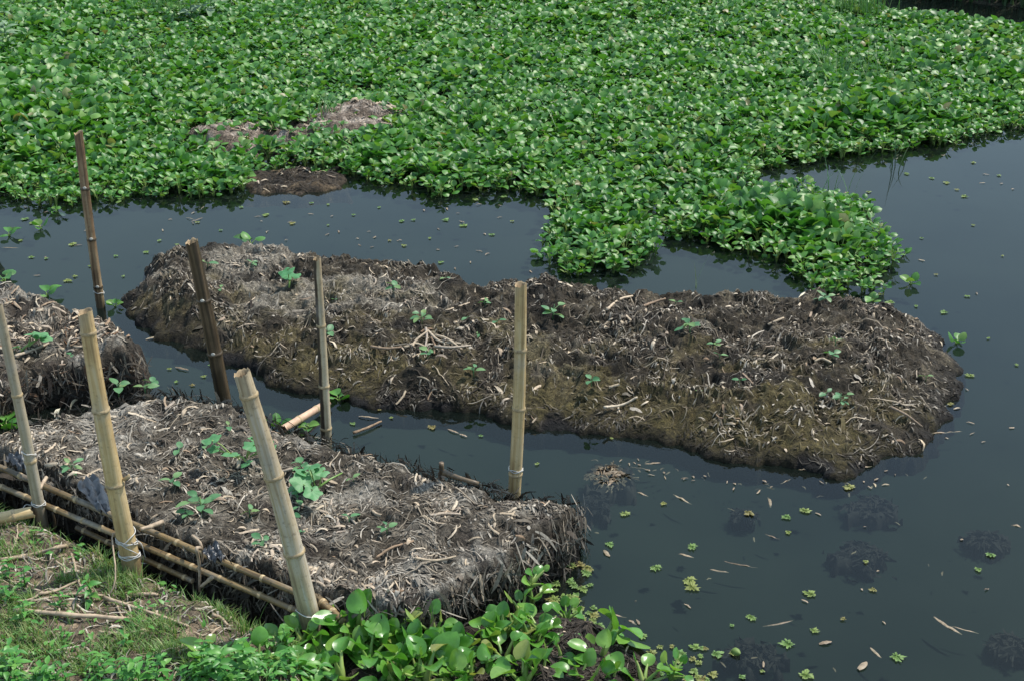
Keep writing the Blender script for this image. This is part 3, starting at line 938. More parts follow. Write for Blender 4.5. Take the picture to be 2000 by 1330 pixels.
zb = lambda x, y: float(bank_z(np.array([P(x, y, 0.08).x]), np.array([P(x, y, 0.08).y]))[0])
stake('thick tan bamboo stake with thin white twine at its foot, nearest the leafy hyacinth clump', (607, 1214), 0.15, (472, 727), 41, 33, (772, 930, 1078), M_BAM_WEATHER, M_NODE, [(1198, 1.0, 0.7)], bow=0.012)
stake('thick tan bamboo stake bound with a messy white twine knot above the grass', (258, 1106), 0.13, (166, 609), 37, 28, (650, 800, 945), M_BAM_TAN, M_NODE, [(1058, 2.2, 0.35), (1048, 1.5, -0.5), (1085, 3.0, 0.12), (1068, 1.0, 1.2)], bow=-0.009, stub=0.36)
stake('thin grey bamboo stake beside a cut yellow bamboo pole on the bank', (80, 1008), 0.13, (-4, 598), 23, 18, (771, 900), M_BAM_GREY, M_NODE, [(885, 1.0, 0.5), (985, 2.2, 0.2)], bow=0.004)
stake('dark brown stained bamboo stake with pale glints painted on its nodes between two heaps', (441, 800), 0.0, (374, 472), 29, 25, (587, 690), M_BAM_DARK, M_BAM_DARK, [], bow=0.003, scars=True)
stake('tall slim brown split bamboo stake standing in the water at the far left channel', (197, 600), 0.0, (153, 259), 17, 17, (369, 468, 561), M_BAM_BROWN, M_BAM_DARK, [(572, 1.2, 0.3)], bow=-0.004, scars=True)
stake('slender straw-coloured bamboo stake with shade painted on one side, at the narrow channel with fallen cane', (638, 866), 0.0, (619, 505), 21, 15, (636, 754, 836), M_BAM_SHADED_SIDE, M_NODE, [], bow=0.003)
stake('straight upright bamboo stake with a dark scarred node in front of the long heap', (1003, 985), 0.0, (1017, 556), 25, 23, (683, 797, 925), M_BAM_TAN, M_NODE, [(918, 2.0, 0.05)], bow=0.009)
stake('dark bamboo stake only just visible at the left border of the mat', (-60, 430), 0.0, (-4, 236), 15, 13, (330,), M_BAM_DARK, M_NODE, [])

def rail(label, pts, wpx, nodes_n, bow=0.0, mat=M_BAM_RAIL, name='bamboo_rail', group='bamboo rails along the near heap', open_top=False):
    a, b = P(*pts[0]), P(*pts[1])
    r = wpx / 2 / FPX * to_px(*((a + b) / 2))[2]
    ns = [(k + 0.5 + rng.uniform(-0.2, 0.2)) / nodes_n for k in range(nodes_n)]
    return bamboo(name, label, 'bamboo rail' if group else 'bamboo pole', a, b, r, r * 0.95, ns, mat, M_NODE, (), group, open_top, bow, 0.0)
rail('upper bamboo rail along the front of the grey heap, with dark node rings', ((-160, 843, .235), (606, 1168, .225)), 12.5, 15, 0.014)
rail('middle bamboo rail below the upper one, half hidden in dried stalks', ((-160, 884, .16), (600, 1201, .165)), 12, 14, -0.016)
rail('lowest bamboo rail lying at the edge of the soil, partly buried', ((150, 1030, .12), (376, 1134, .125)), 11, 6, 0.006)
rail('short bamboo rail end poking out behind the thick stake by the hyacinth clump', ((612, 1160, .2), (668, 1212, .18)), 17, 2, 0.0)
rail('thick yellow cut bamboo pole lying on the bank at the left border', ((-190, 1048, .17), (64, 999, .17)), 24, 2, 0.0, M_BAM_TAN, 'cut_bamboo_pole', None, True)
# pegs between the rails
def stick(name, label, cat, pts, rpx, mat=M_TWIG, group=None, jit=0.004, n=14, taper=0.7):
    p = smooth_path([P(*q) if isinstance(q, tuple) else q for q in pts], n)
    r = rpx / FPX * to_px(*p[len(p) // 2])[2]
    o0 = p.mean(0) - [0, 0, 0]
    pp = p - o0 + rng.normal(0, jit * 0.35, p.shape) * np.array([1, 1, 0.4])
    V, F = tube(pp, np.linspace(r, r * taper, len(p)) * (1 + rng.normal(0, 0.08, len(p))), 7)
    me = make_mesh(name, V, F, mat)
    o = link(name, me)
    o.location = o0
    return tag(o, label, cat, group)
for k, (x, y, h) in enumerate([(185, 975, 60), (205, 1020, 40), (107, 1000, 36), (510, 1120, 66), (540, 1140, 60), (400, 1060, 50), (575, 1160, 50)]):
    b = P(x, y + h, 0.05)
    t = PY(x - 4, y, b.y)
    stick('rail_peg', ['grey split peg holding the rails left of the knotted stake', 'short brown peg behind the middle rail near the knotted stake', 'small brown peg beside the thin grey stake', 'thin peg between the two rails right of centre', 'thin peg nearest the thick twine-footed stake but one', 'stout peg standing under the bent dry stalk', 'thin peg right beside the thick twine-footed stake'][k],
          'peg', [b, (b + t) / 2 + Vector((0.004, 0, 0)), t], 2.8, M_BAM_DARK, 'pegs holding the bamboo rails', 0.001, 8)

# ------------------------------------------------------------------ leaves
def blade(Lb, W, nu=4, nv=2, cup=0.35, bend=0.25, lobe=0.14, sharp=0.62, wav=0.0):
    u = np.linspace(0, 1, nu + 1)[:, None]
    v = np.linspace(-1, 1, nv + 1)[None]
    w = W * 0.5 * np.sin(np.pi * np.clip(u, 0.0, 1) ** 0.78) ** sharp
    w = np.maximum(w, 0.03 * W)
    X = u * Lb - lobe * Lb * np.abs(v) ** 1.5 * (1 - u) ** 2 * 1.2 + 0 * v
    Y = w * v
    Z = cup * np.abs(Y) ** 1.6 / (W * 0.5) ** 0.6 - bend * Lb * u ** 2 + wav * np.sin(9 * u + 4 * v)
    return np.stack([X, Y, Z + 0 * X], -1).reshape(-1, 3), grid_faces(nu + 1, nv + 1)

def frames(az, pitch, roll):
    ca, sa, cp, sp = np.cos(az), np.sin(az), np.cos(pitch), np.sin(pitch)
    ex = np.stack([cp * ca, cp * sa, sp], -1)
    ey = np.stack([-sa, ca, 0 * sa], -1)
    ez = np.stack([-sp * ca, -sp * sa, cp], -1)
    cr, sr = np.cos(roll)[..., None], np.sin(roll)[..., None]
    return np.stack([ex, ey * cr + ez * sr, -ey * sr + ez * cr], -1)     # columns

def leaf_layout(n, g, hmin=0.1, hmax=0.24, spread=0.1):
    """azimuth, pitch, roll, stalk tip and size of each leaf of a hyacinth rosette"""
    az = np.arange(n) * 2.4 + g.uniform(0, 6.28) + g.normal(0, 0.25, n)
    ring = np.sqrt((np.arange(n) + 0.7) / n)
    h = hmax - (hmax - hmin) * ring * g.uniform(0.6, 1.1, n)
    rr = spread * ring * g.uniform(0.7, 1.2, n)
    pitch = R(70) - R(48) * ring + g.normal(0, R(16), n)
    roll = g.normal(0, R(16), n)
    tip = np.stack([rr * np.cos(az), rr * np.sin(az), h], 1)
    size = g.uniform(0.085, 0.125, n) * (0.75 + 0.4 * ring)
    return az, pitch, roll, tip, size

def stalk_pts(tip, az, m=5, bulge=True):
    t = np.linspace(0, 1, m)[:, None]
    mid = np.array([tip[0] * 0.25, tip[1] * 0.25, tip[2] * 0.55])
    p = (1 - t) ** 2 * np.array([0, 0, -0.02]) + 2 * t * (1 - t) * mid + t ** 2 * tip
    return p

def hyacinth_design(g, n, near=False, **kw):
    az, pitch, roll, tip, size = leaf_layout(n, g, **kw)
    if near:
        pitch = pitch + R(5) + g.normal(0, R(18), n)
        size = size * g.uniform(0.65, 1.0, n)
    A = frames(az, pitch, roll)
    D = []
    for k in range(n):
        if near:
            V, F = blade(size[k], size[k] * g.uniform(0.92, 1.12), 9, 6, g.choice([-.25, .35, .5]), g.uniform(-0.1, 0.4), 0.16, 0.55, 0.0012)
        else:
            V, F = blade(size[k], size[k] * g.uniform(1.0, 1.22), 6, 4, g.choice([-0.35, 0.4, 0.5]) + g.uniform(-0.1, 0.1), g.uniform(0.05, 0.5), 0.12, 0.5)
        M = Matrix.Translation(tip[k]) @ Matrix(A[k].tolist()).to_4x4()
        p = stalk_pts(tip[k], az[k], 6)
        pl = (np.hstack([p, np.ones((len(p), 1))]) @ np.array(M.inverted()).T)[:, :3]
        rs = np.array([0.006, 0.011, 0.0115, 0.008, 0.0055, 0.0045]) * (1.45 if near else 0.7)
        SV, SF = tube(pl, rs, 8 if near else 5, False)
        if near:
            D.append(('leaf', make_mesh('leaf', V, F, M_HYA_FG), M, [('stalk', make_mesh('stalk', SV, SF, M_STALK), Matrix.Identity(4))]))
        else:
            me = make_mesh('leaf', np.vstack([V, SV]), np.vstack([F, SF[0] + len(V)]), [M_HYA, M_STALK], True, mi=[0] * len(F) + [1] * len(SF[0]))
            D.append(('leaf', me, M, []))
    return D
g1 = np.random.default_rng(21)
HY_MAT = [hyacinth_design(g1, int(g1.integers(6, 9)), hmin=0.07, hmax=0.21, spread=0.1) for _ in range(9)]
HY_NEAR = [hyacinth_design(g1, int(g1.integers(5, 8)), True, hmin=0.05, hmax=0.2, spread=0.12) for _ in range(7)]
HY_SMALL = [hyacinth_design(g1, int(g1.integers(4, 6)), hmin=0.03, hmax=0.09, spread=0.07) for _ in range(4)]

# ------------------------------------------------------------------ the floating mat of water hyacinth
MAT = poly_w([(-700, 420), (0, 393), (60, 402), (110, 412), (180, 400), (290, 392), (430, 386), (490, 376), (505, 348), (680, 342), (697, 362), (800, 372), (850, 386), (960, 376), (1060, 388), (1088, 405), (1062, 440),
              (1045, 478), (1058, 520), (1085, 545), (1150, 552), (1225, 538), (1290, 508), (1312, 468), (1400, 490), (1470, 502), (1540, 530), (1560, 563), (1620, 585), (1735, 585), (1733, 550), (1765, 505), (1722, 455),
              (1695, 402), (1560, 372), (1486, 362), (1486, 338), (1600, 318), (1690, 306), (1830, 292), (1890, 279), (2000, 254), (2500, 205), (2500, 150), (2000, 66), (1900, 47), (1730, 26), (1650, -25), (1500, -60), (1000, -110), (-700, -110)])
HOLE = poly_w([(1270, 375), (1310, 378), (1318, 392), (1290, 400), (1265, 392)])
g2 = np.random.default_rng(33)
lo, hi = MAT.min(0), MAT.max(0)
area = (hi[0] - lo[0]) * (hi[1] - lo[1])
cell = 0.08
gx, gy = np.meshgrid(np.arange(lo[0], hi[0], cell), np.arange(lo[1], hi[1], cell), indexing='ij')
gx = (gx + g2.uniform(-0.5, 0.5, gx.shape) * cell).ravel()
gy = (gy + g2.uniform(-0.5, 0.5, gy.shape) * cell).ravel()
dm = poly_dist(MAT, gx, gy) + 0.05 * fbm(gx * 3, gy * 3, 301, 2)
keep = (dm > 0.03) & ~poly_inside(HOLE, gx, gy)
qx, qy, _ = to_px(gx, gy, np.zeros_like(gx))
for cx, cy, rx, ry in ELL_DRY + [(590, 348, 105, 20)]:
    e = ((qx - cx) / rx) ** 2 + ((qy - cy - ry * 0.42) / (ry * 1.4)) ** 2 + 1.0 * fbm(gx * 2.2, gy * 2.2, 777, 3)
    keep &= (e > 1) | (g2.random(len(gx)) < (0.12 if cy > 300 else 0.3)) | ((e > 0.45) & (g2.random(len(gx)) < 0.5))
thin = fbm(gx * 0.9, gy * 0.9, 311, 3)
keep &= g2.random(len(gx)) < 1.0 - 0.35 * smooth(0.2, 0.8, thin)
far = gy > 13.5
keep &= ~far | (g2.random(len(gx)) < 0.9)
gx, gy, dm = gx[keep], gy[keep], dm[keep]
qx, qy, qz = to_px(gx, gy, np.full_like(gx, 0.1))
szn = 1.0 + 0.28 * fbm(gx * 0.8 + 3, gy * 0.8, 317, 3) + 0.22 * fbm(gx * 2.3, gy * 2.3, 319, 2)
# taller leaves: left shore clump, the clump beside the inlet, the tip of the raft
for cx, cy, rx, ry, k in [(110, 220, 150, 70, 0.75), (1690, 215, 90, 45, 0.75), (1560, 430, 150, 60, 0.55), (730, 290, 110, 40, 0.3), (420, 330, 200, 50, 0.15), (1900, 90, 120, 60, 0.25)]:
    szn += k * np.exp(-(((qx - cx) / rx) ** 2 + ((qy - cy) / ry) ** 2))
for cx, cy, rx, ry in ELL_DRY + [(590, 340, 110, 30)]:
    szn -= 0.35 * np.exp(-(((qx - cx) / (rx * 1.1)) ** 2 + ((qy - cy - ry) / (ry * 1.6)) ** 2))
szn *= 0.62 + 0.38 * smooth(0.0, 0.5, dm)
szn = np.clip(szn, 0.55, 1.7) * 0.54
inview = (qx > -5) & (qx < 2005) & (qy > 0) & (qy < 1330)
order = np.argsort(np.where(inview, qz / szn ** 0.5, 1e9))
N_OBJ = 240
sel = order[:N_OBJ]
rest = np.ones(len(gx), bool)
rest[sel] = False

def region(x, y, d):
    row = d < 0.16
    if x > 1400:
        if y > 545: return ('light green water hyacinth at the lowest tip of the raft beside the white husk', 'hyacinths at the tip of the raft')
        if x > 1690: return ('water hyacinth on the right rim of the raft facing the open bright water', 'hyacinths on the right rim of the raft')
        if row and y < 420: return ('water hyacinth along the inlet behind the right lobe of the raft', 'hyacinths along the inlet')
        if row: return ('water hyacinth overhanging the dark gap on the near side of the right lobe', 'hyacinths over the gap between the lobes')
        h = ('far ' if y < 425 else 'near ') + ('left' if x < 1550 else 'right')
        return ('big-leaved water hyacinth in the %s quarter of the right lobe of the raft' % h, 'hyacinths in the %s quarter of the right lobe' % h)
    if x > 1010 and y > 395:
        if row and x < 1120: return ('small water hyacinth on the left rim of the raft by the far channel', 'hyacinths on the left rim of the raft')
        if row and y > 480: return ('small light green water hyacinth on the front rim of the raft just behind the long heap', 'hyacinths on the front rim of the raft')
        if y > 470: return ('glossy water hyacinth second row back from the front rim of the raft', 'hyacinths behind the front rim of the raft')
        return ('glossy water hyacinth on the left lobe of the raft around the small water gap', 'hyacinths on the left lobe of the raft')
    w = 'at the water line' if row else 'behind the front row'
    if x < 70 and not row: return ('deep green water hyacinth at the very left border of the mat', 'hyacinths at the very left border, ' + ('nearer rows' if y > 340 else 'farther rows')) if y > 340 else ('deep green water hyacinth far back at the very left border of the mat', 'hyacinths far back at the very left border')
    if x < 150: return ('deep green water hyacinth %s left of the tall split stake' % w, 'left shore hyacinths left of the tall stake, ' + w)
    if x < 330: return ('deep green water hyacinth %s just right of the tall split stake' % w, 'left shore hyacinths right of the tall stake, ' + w)
    if x < 500: return ('green water hyacinth %s left of the mud shelf' % w, 'hyacinths left of the mud shelf, ' + w)
    if x < 700: return ('green water hyacinth growing around the bare mud shelf', 'hyacinths around the mud shelf')
    if x < 860: return ('green water hyacinth %s right of the mud shelf' % w, 'hyacinths right of the mud shelf, ' + w)
    return ('green water hyacinth %s along the channel up to the raft' % w, 'channel edge hyacinths, ' + w)
for i in sel:
    lab, grp = region(qx[i], qy[i], dm[i])
    D = HY_MAT[int(g2.integers(len(HY_MAT)))]
    spawn(D, 'water_hyacinth', lab, 'water hyacinth', grp, TRS((gx[i], gy[i], 0.0), g2.uniform(0, 6.28), float(szn[i]), g2.normal(0, 0.08), g2.normal(0, 0.08)))

# everything past those plants: one mass
VS, FS, RN, MI, off_v = [], [], [], [], 0
idx = np.nonzero(rest)[0]
# plants near enough also carry their stalks
for near_part in (True, False):
    ii = idx[(gy[idx] < 11.5) == near_part]
    if not len(ii):
        continue
    nl = 7 if near_part else 6
    nP = len(ii)
    k = np.arange(nl)[None]
    az = k * 2.4 + g2.uniform(0, 6.28, (nP, 1)) + g2.normal(0, 0.25, (nP, nl))
    ring = np.sqrt((k + 0.7) / nl)
    s = szn[ii][:, None]
    h = (0.21 - 0.14 * ring * g2.uniform(0.6, 1.1, (nP, nl))) * s + g2.normal(0, 0.02, (nP, 1))
    rr = 0.1 * ring * g2.uniform(0.7, 1.2, (nP, nl)) * s
    pitch = R(70) - R(48) * ring + g2.normal(0, R(18), (nP, nl))
    roll = g2.normal(0, R(18), (nP, nl))
    tip = np.stack([gx[ii][:, None] + rr * np.cos(az), gy[ii][:, None] + rr * np.sin(az), h], -1).reshape(-1, 3)
    size = (g2.uniform(0.085, 0.12, (nP, nl)) * (0.75 + 0.4 * ring) * s).reshape(-1)
    A = frames(az.reshape(-1), pitch.reshape(-1), roll.reshape(-1))
    shape = g2.integers(0, 4, len(size))
    for q in range(4):
        V, F = blade(1.0, 1.0 + 0.07 * q, 5 if near_part else 4, 4 if near_part else 2, [-0.4, 0.45, -0.25, 0.55][q], [0.35, 0.2, 0.5, 0.1][q], 0.12, 0.5)
        j = np.nonzero(shape == q)[0]
        W = np.einsum('nij,vj->nvi', A[j], V) * size[j][:, None, None] + tip[j][:, None, :]
        VS.append(W.reshape(-1, 3))
        FS.append((F[None] + (np.arange(len(j)) * len(V))[:, None, None]).reshape(-1, 4) + off_v)
        RN.append(np.repeat(g2.random(len(j)) ** 1.2 * 0.99, len(V)))
        MI.append(np.zeros(len(j) * len(F), int))
        off_v += len(j) * len(V)
    if near_part:
        b = np.repeat(np.stack([gx[ii], gy[ii], 0 * gx[ii] - 0.02], 1), nl, 0)
        mid = b * 0.72 + tip * 0.28
        mid[:, 2] = tip[:, 2] * 0.55
        w = 0.006 * size / 0.1
        P4 = np.stack([b, mid, tip], 1)
        cs = np.array([(1, 0), (-0.5, 0.87), (-0.5, -0.87)])
        ringv = np.zeros((len(b), 3, 3, 3))
        for a_ in range(3):
            for c_ in range(3):
                ringv[:, a_, c_] = P4[:, a_] + np.stack([cs[c_, 0] * w, cs[c_, 1] * w, 0 * w], 1) * (1.4 if a_ == 1 else 0.8)
        base = np.array([(r_ * 3 + c_, r_ * 3 + (c_ + 1) % 3, r_ * 3 + 3 + (c_ + 1) % 3, r_ * 3 + 3 + c_) for r_ in range(2) for c_ in range(3)])
        VS.append(ringv.reshape(-1, 3))
        FS.append((base[None] + (np.arange(len(b)) * 9)[:, None, None]).reshape(-1, 4) + off_v)
        RN.append(np.repeat(g2.random(len(b)), 9))
        MI.append(np.ones(len(b) * 6, int))
        off_v += len(b) * 9
o = link('water_hyacinth_mat', make_mesh('water_hyacinth_mat', np.concatenate(VS), np.concatenate(FS), [M_HYA, M_STALK], True, rnd=np.concatenate(RN), mi=np.concatenate(MI)))
tag(o, 'dense glossy green water hyacinth mat covering the far side of the pond', kind='stuff')
print('mat plants', len(gx))
# ------------------------------------------------------------------ hyacinths in the foreground and single small ones
def near_hya(px, py, z, s, label, rz=0.0, rx=0.0, ry=0.0, D=None, grp='hyacinths at the foot of the near heap'):
    D, s = (HY_NEAR[int(g2.integers(len(HY_NEAR)))], s * .72) if D is None else (D, s * .8)
    p = P(px, py, z)
    return spawn(D, 'water_hyacinth', label, 'water hyacinth', grp, TRS(p, rz, s, rx, ry))
FG = [
    (620, 1285, .06, .8, 'low hyacinth under the two pale stalked ones'), (720, 1300, .05, .9, 'hyacinth between the raised blade and the lower border'), (790, 1300, .05, .85, 'hyacinth in the shaded middle of the near clump'), (870, 1300, .04, .9, 'hyacinth with upright blades left of the clump centre'),
    (600, 1325, .06, .9, 'dark green hyacinth at the lower border beside the bright weeds'), (1060, 1335, .04, .9, 'hyacinth at the lower border beside the bare dark roots'), (955, 1325, .04, .85, 'light green hyacinth at the lower border in the clump centre'), (1000, 1240, .04, .75, 'hyacinth tucked under the end face of the grey heap'),
    (590, 1262, .06, .8, 'glossy hyacinth with rounded leaves right under the twine-footed thick stake'),
    (655, 1250, .05, .85, 'hyacinth with two pale stalks just right of the twine-footed stake'),
    (700, 1235, .06, 1.25, 'tallest near hyacinth, one big blade raised against the grey heap'),
    (668, 1335, .05, 1.15, 'big-leaved hyacinth right at the lower border below the raised blade'),
    (745, 1270, .05, .85, 'mid green hyacinth beside the raised big blade'),
    (800, 1252, .06, .8, 'hyacinth pressed against the dark corner of the grey heap'),
    (850, 1245, .06, .85, 'upright hyacinth touching the lowest corner of the grey heap'),
    (830, 1340, .04, 1.2, 'broad bright hyacinth at the lower border beside a curled dead leaf'),
    (760, 1340, .04, .95, 'hyacinth half cut by the lower border over dark roots'),
    (905, 1290, .04, .85, 'small-leaved hyacinth in the middle of the near clump'),
    (950, 1262, .04, .8, 'pale stalked hyacinth in the near clump, behind the border row'),
    (985, 1300, .04, .9, 'hyacinth with yellowish stalks in the middle of the near clump'),
    (1035, 1262, .04, .9, 'hyacinth with one tall upright leaf near the floating green stem'),
    (1075, 1300, .04, .8, 'hyacinth at the right end of the near clump beside bare roots'),
    (1025, 1345, .04, 1.1, 'wide-leaved hyacinth at the lower border, right of the bright one'),
    (920, 1350, .04, 1.05, 'hyacinth cut by the lower border in the centre of the clump'),
    (1020, 1205, .03, .8, 'hyacinth in the shaded corner between heap and open water'),
    (1105, 1215, .01, .6, 'small star-shaped hyacinth among the floating ferns'),
    (405, 1300, .12, .75, 'hyacinth with a long bent stalk among the bank weeds'),
    (505, 1298, .11, .75, 'dark leaved hyacinth sheltering behind the bright bank weeds'),
    (548, 1280, .08, .7, 'small hyacinth between the bank weeds and the thick stake'),
    (1255, 1345, .01, .9, 'flattened hyacinth with long leaves lying on the water at the lower border'),
    (1310, 1325, .01, .65, 'low hyacinth floating beside a patch of water ferns'),
]
for px, py, z, s, lab in FG:
    if px < 1090:
        z, s = z + .03, s * 0.98
    if py < 1275 and px < 960:
        py = max(py, 1243)
    near_hya(px, py, z, s, lab, g2.uniform(0, 6.28), g2.normal(0, .15), g2.normal(0, .15))
for k in range(32):
    px, py = g2.uniform(575, 1235), g2.uniform(1228, 1350)
    if px > 1090 and py < 1285:
        continue
    if py < 1228 + 40 * max(0, (820 - px) / 240):
        continue
    near_hya(px, py, .07, g2.uniform(.6, .95), 'hyacinth filling the dense near clump between grey heap and lower border', g2.uniform(0, 6.28), g2.normal(0, .15), g2.normal(0, .15), None, 'hyacinths filling the near clump')
# one pulled-up plant lying on its side: swollen pale stalks, roots trailing to the left
D = hyacinth_design(np.random.default_rng(77), 7, True, hmin=0.08, hmax=0.16, spread=0.07)
near_hya(1168, 1262, .06, 1.05, 'uprooted hyacinth lying on its side with swollen pale stalks', 0.35, 0.0, R(52), D)
# sprig hanging on the end face of the near heap
near_hya(1034, 1145, .12, .62, 'dark green hyacinth sprig growing on the end face of the grey heap', 1.0, R(25), R(20), HY_NEAR[2])
near_hya(1038, 1178, .02, .6, 'hyacinth sprig at the water line below the end face of the grey heap', 2.0, R(15), R(10), HY_NEAR[4])
SM = [(1868, 672, .8, 'lone small hyacinth drifting off the right end of the long heap'), (1778, 556, .8, 'lone small hyacinth just right of the raft tip'), (1765, 500, .75, 'small hyacinth hanging off the right rim of the raft'),
      (80, 447, .85, 'small hyacinth with brown bits floating in the left channel'), (18, 462, .8, 'yellowish small hyacinth floating at the left border of the channel'), (8, 552, 1.2, 'hyacinth leaning into the channel at the left border, beside the brown heap'),
      (490, 478, 1.0, 'small hyacinth on the far rim of the long heap, behind the dark stake'), (92, 580, .9, 'small bright hyacinth on the far rim of the brown heap'), (662, 782, .75, 'small hyacinth in the narrow channel right of the slender stake'),
      (545, 836, .8, 'small hyacinth beside the fallen cane in the narrow channel'), (600, 840, .7, 'low small hyacinth in front of the fallen cane'), (225, 600, .6, 'tiny hyacinth at the foot of the tall split stake'),
      (12, 838, 1.1, 'small hyacinth in the shade under the brown heap'), (1052, 500, .8, 'small hyacinth adrift at the left rim of the raft'), (1705, 590, .7, 'small hyacinth among ferns at the very tip of the raft'),
      (1605, 596, .6, 'tiny hyacinth on the far rim of the long heap, by the white husk'), (1430, 492, .7, 'small hyacinth with a yellow leaf in the gap between the raft lobes')]
for px, py, s, lab in SM:
    z = float(max(0, hfA.at(*[np.array([v]) for v in P(px, py)[:2]])[0])) if 240 < px < 1880 and 470 < py < 640 and lab.find('heap') > 0 else 0.0
    near_hya(px, py, z, s * .68, lab, g2.uniform(0, 6.28), 0, 0, HY_SMALL[int(g2.integers(4))], 'small hyacinths on their own')
# extra sapling sized stalk with yellow leaf and a long green stem on the water
stick('green_cane', 'thick green hyacinth stem lying among the ferns at the end of the grey heap', 'stem', [(1040, 1205, .03), (1075, 1222, .04), (1120, 1255, .03)], 6, M_STALK, None, 0.001)

# ------------------------------------------------------------------ seedlings and young squash plants on the heaps
def seed_design(g, kind):
    D = []
    if kind == 'pair':
        n, L, h = 2, 0.045, 0.035
    elif kind == 'four':
        n, L, h = 4, 0.045, 0.05
    elif kind == 'bush':
        n, L, h = 8, 0.05, 0.09
    az0 = g.uniform(0, 6.28)
    V, F = tube([(0, 0, -0.01), (0.003, 0.002, h * 0.5), (0.002, 0, h)], [0.003, 0.0026, 0.002], 6)
    D.append(('stem', make_mesh('stem', V, F, M_SEED), Matrix.Identity(4), []))
    for k in range(n):
        a = az0 + k * (math.pi if n == 2 else 2.4) + g.normal(0, 0.25)
        s = L * g.uniform(0.75, 1.2)
        V, F = blade(s, s * g.uniform(0.6, 0.8), 5, 4, 0.2, 0.25, 0.05, 0.6)
        hh = h * (1 - 0.12 * k) if n < 6 else h * g.uniform(0.35, 1)
        rr = 0.012 if n < 6 else g.uniform(0.01, 0.05)
        tip = np.array([rr * math.cos(a), rr * math.sin(a), hh])
        A = frames(np.array([a]), np.array([g.uniform(0.0, 0.45)]), np.array([g.normal(0, 0.25)]))[0]
        M = Matrix.Translation(tip) @ Matrix(A.tolist()).to_4x4()
        st, sf = tube([Vector((0, 0, hh * 0.8)), Vector(tip)], [0.002, 0.0015], 5, False)
        inv = np.array(M.inverted())
        st = (np.hstack([st, np.ones((len(st), 1))]) @ inv.T)[:, :3]
        D.append(('leaf', make_mesh('leaf', np.vstack([V, st]), np.vstack([F, sf[0] + len(V)]), M_SEED), M, []))
    return D

def squash_leaf(s, g):
    n = 30
    a = np.linspace(-math.pi * 0.94, math.pi * 0.94, n)
    r = s * 0.5 * (1 + 0.13 * np.cos(5 * a) + 0.04 * g.normal(0, 1, n)) * (1 - 0.22 * (np.abs(a) / math.pi) ** 3)
    V, F = [(0, 0, -0.08 * s)], []
    for q, f in enumerate((0.5, 1.0)):
        for k in range(n):
            rr = r[k] * f
            V.append((rr * math.cos(a[k]) + 0.12 * s, rr * math.sin(a[k]), 0.02 * s * f * math.cos(5 * a[k]) - 0.06 * s * f * f))
    tri = np.array([(0, 1 + k, 2 + k) for k in range(n - 1)])
    quad = np.array([(1 + k, 1 + n + k, 2 + n + k, 2 + k) for k in range(n - 1)])
    return np.array(V), [tri, quad]

def squash_design(g, n, size, spread):
    D = []
    V, F = tube([(-0.02, 0, 0), (0.0, 0, 0.03), (0.05 * spread / .1, 0.01, 0.045), (spread, 0.02, 0.05)], [0.005, 0.005, 0.0045, 0.003], 6)
    D.append(('stem', make_mesh('stem', V, F, M_STALK), Matrix.Identity(4), []))
    for k in range(n):
        a = k * 2.4 + g.uniform(-0.4, 0.4)
        s = size * g.uniform(0.7, 1.15)
        tip = Vector((spread * g.uniform(-0.9, 1.2), spread * g.uniform(-0.8, 0.8), g.uniform(0.05, 0.12)))
        A = frames(np.array([a]), np.array([g.normal(0.1, 0.25)]), np.array([g.normal(0, 0.25)]))[0]
        M = Matrix.Translation(tip) @ Matrix(A.tolist()).to_4x4()
        LV, LF = squash_leaf(s, g)
        st, sf = tube([Vector((tip.x * 0.3, tip.y * 0.3, 0.03)), Vector((tip.x * 0.7, tip.y * 0.7, tip.z * 0.8)), tip], [0.003, 0.0026, 0.002], 5, False)
        st = (np.hstack([st, np.ones((len(st), 1))]) @ np.array(M.inverted()).T)[:, :3]
        D.append(('leaf', make_mesh('leaf', LV, LF, M_SQUASH), M, [('stalk', make_mesh('stalk', st, sf, M_STALK), Matrix.Identity(4))]))
    return D
g3 = np.random.default_rng(55)
SEEDS = {k: [seed_design(g3, k) for _ in range(3)] for k in ('pair', 'four', 'bush')}
def on(hf, px, py):
    z = 0.1
    for _ in range(8):
        p = P(px, py, z)
        z = float(hf.at(np.array([p.x]), np.array([p.y]))[0])
    return P(px, py, z)
SQ = [(hfB, 620, 965, 7, .085, .13, 'young squash plant with big blue-green lobed leaves on the grey heap'), (hfB, 476, 905, 9, .075, .1, 'leafy squash plant just left of the twine-footed thick stake, on the grey heap'),
      (hfC, 48, 690, 4, .1, .08, 'squash seedling with broad leaves on the brown heap behind the thin grey stake'), (hfA, 566, 560, 2, .1, .03, 'single wide squash leaf on the far left part of the long heap')]
for hf, px, py, n, s, sp, lab in SQ:
    spawn(squash_design(g3, n, s, sp), 'squash_plant', lab, 'squash plant', 'young squash plants', TRS(on(hf, px, py), g3.uniform(0, 6.28)))
